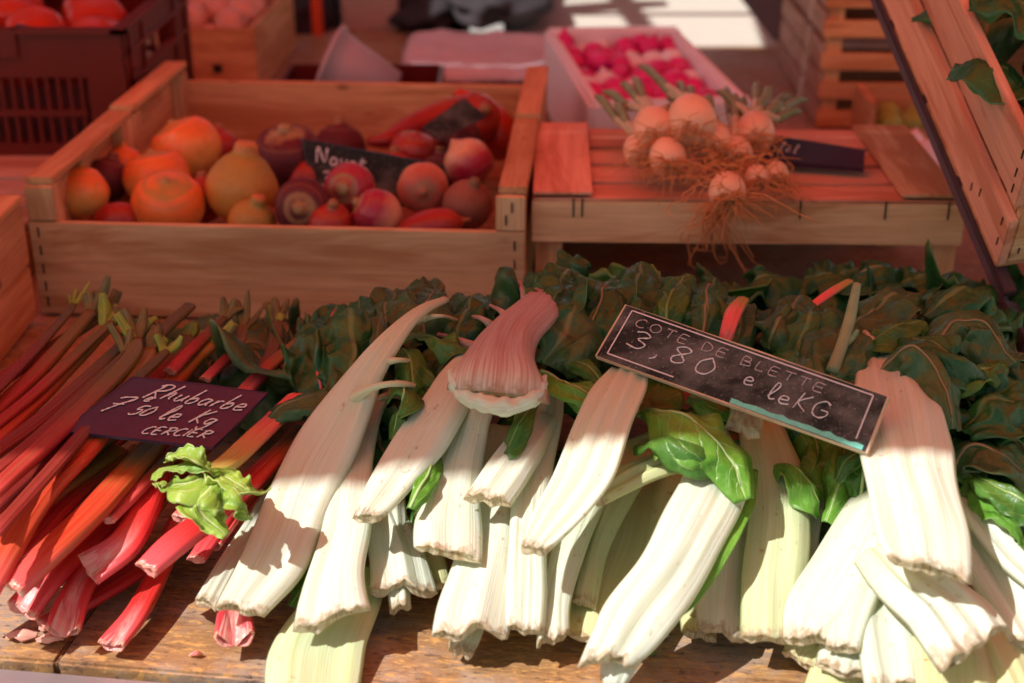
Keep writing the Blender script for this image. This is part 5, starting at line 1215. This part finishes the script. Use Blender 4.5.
for i, (x, y, z) in enumerate(fillspec):
    a_ = rnd.uniform(-2.2, 2.2); q_ = rnd.uniform(1.1, 1.9); dx, dy = math.sin(a_)*36*q_, -math.cos(a_)*24*q_
    if y < 320: dy *= .5; z -= .02; q_ = min(q_, 1.1)
    lf([(x-dx, y-dy, z-.016, 34*q_), (x-dx*.3, y-dy*.3+rnd.uniform(-8, 8), z, 60*q_), (x+dx*.4, y+dy*.4, z+rnd.uniform(-.004, .010), 60*q_), (x+dx*1.1, y+dy*1.1, z-.014, 26*q_)], 'dark wilted chard leaf buried among others in the heap', rnd.choice(['leaf_dark', 'leaf_wilt', 'leaf_wilt', 'leaf_mid']), ruffle=rnd.uniform(.15, .28), freq=rnd.uniform(50, 110), crumple=rnd.uniform(.12, .2), nu=24, ns=36, curl=rnd.choice([.5, .9, 1.4, -.9]), roll=(rnd.uniform(-.6, .6), rnd.uniform(-.6, .6)))
# greens in the tilted crate
for i in range(26):
    yy = .04 + (i % 9)*.064; xx = .05 + (i//9)*.10 + rnd.uniform(-.02, .02); zz = hh*rnd.uniform(.55, 1.05)
    c = HO + HR*xx + HV*yy + HU*zz; d1 = HR*rnd.uniform(-1, 1)+HV*rnd.uniform(-1, 1)+HU*rnd.uniform(-.2, .5); d1.normalize()
    pts = [(*(c - d1*.06 - HU*.02), .03), (*(c - d1*.02), .085), (*(c + d1*.03 + HU*.008), .09), (*(c + d1*.07 - HU*.02), .04)]
    o_ = leaf_mesh('leafy_green', pts, M['leaf_dark' if i % 3 else 'leaf_wilt'], ruffle=.2, freq=60, crumple=.12, seed=200+i, nu=18, ns=26, world=True); tag(o_, 'dark green leaf heaped in the tilted slatted crate', 'leaf', 'greens in the tilted crate')

# ------------------------------------------------------------------ background of the stall
def bx(nm, lo, hi, mat, root, bev=.002): return box(nm, lo, hi, M[mat], root, bev)
# folded cloth on a low tray
lo = PY(402, 100, 2.6); r0 = empty('covered_tray', (lo.x+.12, 2.7, 0), 'low maroon tray covered with a pale folded cloth, behind the large crate', 'tray')
bx('tray', (-.20, 2.56, .0), (.12, 2.90, .052), 'mauve', r0, .004)
bm = bmesh.new(); bmesh.ops.create_grid(bm, x_segments=30, y_segments=24, size=.5)
for v in bm.verts:
    x, y = v.co.x, v.co.y; e = max(abs(x), abs(y))*2
    v.co = Vector((x*.345, y*.365, .002+.012*noise.noise(Vector((x*5, y*5, 1)))+.006*noise.noise(Vector((x*12, y*10, 4))) - (.018*max(0, e-.9)*10 if e > .9 else 0)+.012))
c_ = bm_obj('cloth', bm, M['cloth'], r0, Matrix.Translation((-.04, 2.73, .056)), True); md = c_.modifiers.new('thickness', 'SOLIDIFY'); md.thickness = .004
# dark red small crate with grey tub
r1 = empty('plastic_crate', (-.24, 2.36, 0), 'small maroon plastic tray behind the large crate, holding the leaning grey tub', 'crate')
for lo, hi, nm in (((-.38, 2.26, 0), (-.125, 2.268, .10), 'front_wall'), ((-.38, 2.45, 0), (-.125, 2.458, .105), 'back_wall'), ((-.388, 2.26, 0), (-.3805, 2.458, .104), 'side_wall'), ((-.1245, 2.26, 0), (-.117, 2.458, .104), 'side_wall'), ((-.38, 2.2685, .002), (-.125, 2.4495, .008), 'crate_floor')):
    bx(nm, lo, hi, 'redplastic', r1, .003)
def tub(name, c, d, r0_, r1_, h, mat, label, cat, thick=.004):
    Mx = axis_frame(c, d)
    pr = [(0, 0), (r0_, 0), (r0_*.3+r1_*.7, h*.7), (r1_, h*.93), (r1_+.006, h*.93), (r1_+.007, h), (r1_-thick, h), (r0_-thick, .006), (0, .006)]
    vs, fs = [], []; n = 36
    for r_, z in pr:
        for j in range(n):
            t = 2*PI*j/n; vs.append(Mx @ Vector((max(r_, .0005)*math.cos(t), max(r_, .0005)*math.sin(t), z)))
    for i in range(len(pr)-1):
        for j in range(n):
            k = i*n+j; l = i*n+(j+1) % n; fs.append((k, l, l+n, k+n))
    return tag(mesh_obj(name, vs, fs, M[mat], None, M=Mx), label, cat)
c = PY(442, 90, 2.36)
c = PY(392, 92, 2.36); tub('tub', c + Vector((-.0, .0, -.01)), (-.9, .1, .35), .045, .075, .12, 'greyplastic', 'grey plastic tub leaning on its side in the maroon tray', 'tub')
# back table, sunlit
r2 = empty('back_table', (.35, 3.6, -.82), 'back table under a cream cloth with strong sun patches', 'table')
def btop(nm, lo, hi, mat): return bx(nm, lo, hi, mat, r2, .004)
btop('cloth_top', (-.02, 3.08, -.012), (.58, 4.6, .0), 'cream'); btop('front_panel', (-.01, 3.09, -.36), (.57, 3.10, -.0125), 'oldwood')
for x in (.0, .53):
    for y in (3.12, 4.5): btop('leg', (x, y, -.82), (x+.04, y+.04, -.0125), 'oldwood')
# mauve folded blanket at the back table
r3 = empty('blanket', (.10, 3.4, 0), 'brown mauve blanket heaped on the back table left of the foam box', 'cloth')
def lump(name, c, s, mat, root, amp=.18, seed=1, fr=3, ex=1.0):
    bm = bmesh.new(); bmesh.ops.create_icosphere(bm, subdivisions=4, radius=1)
    for v in bm.verts:
        n_ = v.co.normalized(); k = 1+amp*fbm(n_*fr*.6+Vector((seed, seed*2, 0)), 3)
        q = Vector([math.copysign(abs(t)**ex, t) for t in n_])*k; v.co = Vector((q.x*s[0], q.y*s[1], q.z*s[2]))
    return bm_obj(name, bm, M[mat], root, Matrix.Translation(c), True)
lump('fold', (-.04, 3.45, .05), (.14, .30, .055), 'darkcloth', r3, .25, 3); lump('fold', (-.20, 3.42, .03), (.10, .25, .04), 'darkcloth', r3, .25, 5)
# second low counter behind, dark, with clutter
r4 = empty('rear_counter', (-.6, 3.6, -.82), 'dark rear counter draped to the ground, behind the large crate', 'counter')
bx('counter_top', (-2.2, 3.15, -.03), (-.10, 4.3, -.01), 'darkcloth', r4); bx('drape', (-2.19, 3.16, -.8), (-.11, 3.18, -.0305), 'darkcloth', r4)
bx('leg', (-2.15, 4.2, -.82), (-2.1, 4.25, -.03), 'oldwood', r4); bx('leg', (-.2, 4.2, -.82), (-.15, 4.25, -.03), 'oldwood', r4)
def post(name, px, Y, wpx, z0, z1, mat, label, cat):
    c = PY(px, 30, Y); w_ = wpx*mpp(c); M_ = Matrix.Translation((c.x, Y, (z0+z1)/2))
    o_ = plank(name, frame((c.x, Y, (z0+z1)/2), (0, 0, 1), (1, 0, 0)), (z1-z0, w_, w_*.6), M[mat], None, .004, 0); tag(o_, label, cat); return o_
post('board', 372, 3.3, 56, -.009, .9, 'beige', 'upright beige board standing on the rear counter', 'board')
post('post', 414, 3.5, 22, -.009, 1.4, 'darkcloth', 'dark wrapped post right of the beige board', 'post')
post('pole', 318, 3.2, 11, -.009, .27, 'orange', 'orange handle standing upright between the onion box and the beige board', 'pole')
r5 = empty('hanging_cloth', (.0, 4.7, 0), 'dark brown hanging cloth closing the back of the stall', 'cloth')
def curtain(nm, x0, x1, Y, z0, z1, mat, root, seed=1, amp=.05):
    vs, fs = [], []; n, m = 60, 16
    for i in range(n+1):
        for j in range(m+1):
            x = x0+(x1-x0)*i/n; z = z0+(z1-z0)*j/m
            vs.append(Vector((x, Y+amp*math.sin(x*14+seed+noise.noise(Vector((x*3, z, seed)))*3)*(1.2-j/m*.6), z)))
    for i in range(n):
        for j in range(m):
            k = i*(m+1)+j; fs.append((k, k+m+1, k+m+2, k+1))
    o_ = mesh_obj(nm, vs, fs, M[mat], root); md = o_.modifiers.new('thickness', 'SOLIDIFY'); md.thickness = .003; return o_
curtain('drape', -.16, .10, 4.05, -.0, .9, 'mauve', r5); curtain('drape', -3.2, -.62, 4.7, -.75, 1.4, 'darkcloth', r5, 4)
curtain('drape', .70, 3.0, 4.7, -.8, 1.4, 'mauve', r5, 7)
# silver buckets on the rear counter (bright blurred blobs)
for i, (x, y) in enumerate(((283, 22), (300, 16), (322, 20))):
    c = PY(x, y, 3.45); tub('bucket', (c.x, c.y, -.0095), (0, 0, 1), .05, .065, .16, 'metal', ['bright metal bucket nearest the onion box', 'bright metal bucket, middle of three on the rear counter', 'bright metal bucket nearest the beige board'][i], 'bucket')
c = PY(300, 60, 3.22); r6 = empty('cloth_bundle', (c.x, c.y, 0), 'black cloth bundle behind the small pine box', 'cloth'); lump('bundle', (c.x+.01, 3.3, .02), (.07, .09, .06), 'darkcloth', r6, .2, 9)
# stacked slatted crates at right back
def slat_crate(x0, y0, z0, w, d, h, label, mats=('pine', 'bluewood'), n=3):
    o_ = Vector((x0, y0, z0)); ax_ = rect_frame(o_, Vector((1, -.04, 0)))
    r_0 = empty('slatted_crate', o_ + ax_[0]*w/2 + ax_[1]*d/2, label, 'crate', 'slatted crates stacked at the back right')
    sl = h/n
    for i in range(n):
        zz = i*sl
        B(r_0, 'front_slat', o_, ax_, (0, 0, zz+.002), (w, .008, zz+sl*.62), mats[0]); B(r_0, 'back_slat', o_, ax_, (0, d-.008, zz+.002), (w, d, zz+sl*.62), mats[0])
        B(r_0, 'side_slat', o_, ax_, (0, .0085, zz+.002), (.008, d-.0085, zz+sl*.9), mats[1], 1); B(r_0, 'side_slat', o_, ax_, (w-.008, .0085, zz+.002), (w, d-.0085, zz+sl*.9), mats[1], 1)
    for x in (.0085, w-.0345):
        for y in (.0085, d-.0345): B(r_0, 'corner_post', o_, ax_, (x, y, .0), (x+.026, y+.026, h+.004), mats[0], 2)
    B(r_0, 'crate_floor', o_, ax_, (.009, .009, .0), (w-.009, d-.009, .0018), mats[0])
    return r_0
q = PY(815, 130, 2.42)
slat_crate(q.x, 2.42, 0, .36, .5, .15, 'slatted crate at the bottom of the back right stack')
slat_crate(q.x, 2.42, .156, .36, .5, .15, 'slatted crate, second from the bottom of the back right stack')
slat_crate(q.x, 2.42, .312, .36, .5, .15, 'slatted crate, top of the back right stack')
# small box with green pears in front of the stack
q = PY(868, 128, 2.2); o = Vector((q.x, 2.2, 0)); ax = rect_frame(o, Vector((1, -.05, 0)))
r7 = empty('small_box', o, 'small wooden box with green fruit in front of the slatted stack', 'box')
for lo, hi, nm, g_ in (((0, 0, 0), (.16, .006, .06), 'front_board', 0), ((0, .14, 0), (.16, .146, .075), 'back_board', 0), ((0, .0065, 0), (.012, .1395, .10), 'side_board', 1), ((.148, .0065, 0), (.16, .1395, .06), 'side_board', 1), ((.0125, .0065, .0), (.1475, .1395, .004), 'box_floor', 0)):
    B(r7, nm, o, ax, lo, hi, 'pine', g_)
greenf = plain('green_fruit_skin', (.28, .36, .06), .4, .2, 20, .1)
M['greenf'] = greenf
for i, (x, y) in enumerate(((.04, .04), (.08, .05), (.12, .04), (.05, .10), (.10, .10))):
    ob_ = lathe('green_fruit', axis_frame(o + ax[0]*x + ax[1]*y + Vector((0, 0, .055)), (.3*(i-2), .2, 1)), root_prof(.024, 1, .1, .05, 0), greenf, None, 16, 12, seed=i); tag(ob_, 'small green fruit in the little wooden box', 'fruit', 'green fruit in the little box')
c = PY(912, 128, 2.05); r8 = empty('paper_bundle', (c.x, c.y, 0), 'crumpled pale paper bag by the small green fruit box', 'bag'); lump('paper', (c.x, c.y, .045), (.045, .05, .05), 'foam', r8, .35, 12, 5)

# ------------------------------------------------------------------ awnings (they cast the shade and its red light)
def awn_mat(name, c, tr):
    k = NT(name); n = k.noise(k.mapping(k.obj(), (1, 1, 1)), 900, 2)
    cc = k.mix(n, tuple(x*.9 for x in c), c)
    k.col(cc); k.set(Roughness=.9)
    t = k.n('ShaderNodeBsdfTranslucent'); t.inputs[0].default_value = (*tr, 1); mx = k.n('ShaderNodeMixShader'); mx.inputs[0].default_value = .95
    k.l(k.b.outputs[0], mx.inputs[1]); k.l(t.outputs[0], mx.inputs[2]); k.l(mx.outputs[0], k.t.nodes['Material Output'].inputs[0]); return k.m
SUN = Vector((.72, .30, -1)).normalized()     # direction the sunlight travels
M['awning'] = awn_mat('red_awning_fabric', (.45, .05, .03), (.99, .165, .085))
M['awning_added_front'] = awn_mat('added_front_awning', (.40, .10, .08), (.80, .42, .28))  # front sheets: unseen panel added to cut the red fill in front
M['awning_added_rear'] = awn_mat('added_rear_awning', (.22, .18, .18), (.32, .22, .23))  # rear sheets: unseen, added to shade the back, gaps cut for sun patches
ZC = 1.55
def hit(px, py, z):                           # where the ray of sun reaching that point crosses the awning plane
    p = P(px, py, z); t = (ZC-p.z)/SUN.z; return p + SUN*t
EP = [hit(60, 486, .085), hit(300, 459, .118), hit(610, 434, .150), hit(900, 458, .155)]
EP = [(-3.4, EP[0].y+.02)] + [(p.x, p.y) for p in EP] + [(2.6, EP[3].y-.02)]
aw = empty('awning', (0, 2, -.82), 'red market awning stretched above the stall', 'awning')
def sheet(nm, poly, z, root, mat='awning'):
    vs = []
    for p in poly: vs.append((p[0], p[1], z+ (p[2] if len(p) > 2 else 0)))
    o_ = mesh_obj(nm, vs, [tuple(range(len(vs)))], M[mat], root, smooth=False, loc=vs[0]); md = o_.modifiers.new('thickness', 'SOLIDIFY'); md.thickness = .0015; md.offset = 1; return o_
YM = 1.40
for k_ in range(len(EP)-1):
    p_, q_ = EP[k_], EP[k_+1]; sheet('added_front_sheet', [(p_[0]+(.0002 if k_ else 0), p_[1]), q_, (q_[0], YM), (p_[0]+(.0002 if k_ else 0), YM)], ZC, aw, 'awning_added_front')
sheet('fabric', [(-3.4, YM+.001), (2.6, YM+.001), (2.6, 2.15), (-3.4, 2.15)], ZC, aw)
for pl in ([(-3.4, 2.151), (2.6, 2.151), (2.6, 2.6), (-3.4, 2.6)], [(-3.4, 2.6), (-1.28, 2.6), (-1.05, 5.2), (-3.4, 5.2)], [(-.58, 2.6), (2.6, 2.6), (2.6, 5.2), (-.35, 5.2)], [(-.84, 2.6), (-.78, 2.6), (-.95, 5.2), (-1.02, 5.2)]):
    sheet('added_rear_sheet', pl, ZC+.01, aw, 'awning_added_rear')
for x, y in ((-3.2, 2.9), (2.5, 2.9), (-3.2, 5.1), (2.5, 5.1)): bx('pole', (x, y, -.82), (x+.04, y+.04, ZC-.01), 'metal', aw)
bx('cross_bar', (-3.3, 2.96, ZC-.03), (2.6, 2.99, ZC-.005), 'metal', aw)

# ------------------------------------------------------------------ light
w_ = bpy.data.worlds.new('World'); scene.world = w_; w_.use_nodes = True
nt = w_.node_tree; sky = nt.nodes.new('ShaderNodeTexSky'); sky.sky_type = 'NISHITA'; sky.sun_disc = False
sd = -SUN; elev = math.asin(sd.z); az = math.atan2(sd.x, sd.y)
sky.sun_elevation = elev; sky.sun_rotation = az
warm = nt.nodes.new('ShaderNodeMix'); warm.data_type = 'RGBA'; warm.blend_type = 'MULTIPLY'; warm.inputs[0].default_value = 1; warm.inputs[7].default_value = (1.3, 1.0, .75, 1)
nt.links.new(sky.outputs[0], warm.inputs[6]); nt.links.new(warm.outputs[2], nt.nodes['Background'].inputs[0]); nt.nodes['Background'].inputs[1].default_value = .105
L_ = bpy.data.lights.new('sun', 'SUN'); L_.energy = 5.0; L_.angle = R(.53); L_.color = (1, .985, .95)
so = bpy.data.objects.new('sun', L_); COL.objects.link(so); so.rotation_euler = SUN.to_track_quat('-Z', 'Y').to_euler(); so.location = (-2, -1, 4)
vs_ = scene.view_settings; vs_.view_transform = 'Standard'; vs_.look = 'None'; vs_.exposure = 0.42; vs_.gamma = 1; vs_.use_curve_mapping = False
scene.display_settings.display_device = 'sRGB'
try:
    scene.cycles.max_bounces = 8; scene.cycles.diffuse_bounces = 4; scene.cycles.transmission_bounces = 4; scene.cycles.caustics_reflective = False; scene.cycles.sample_clamp_indirect = 6
except Exception: pass
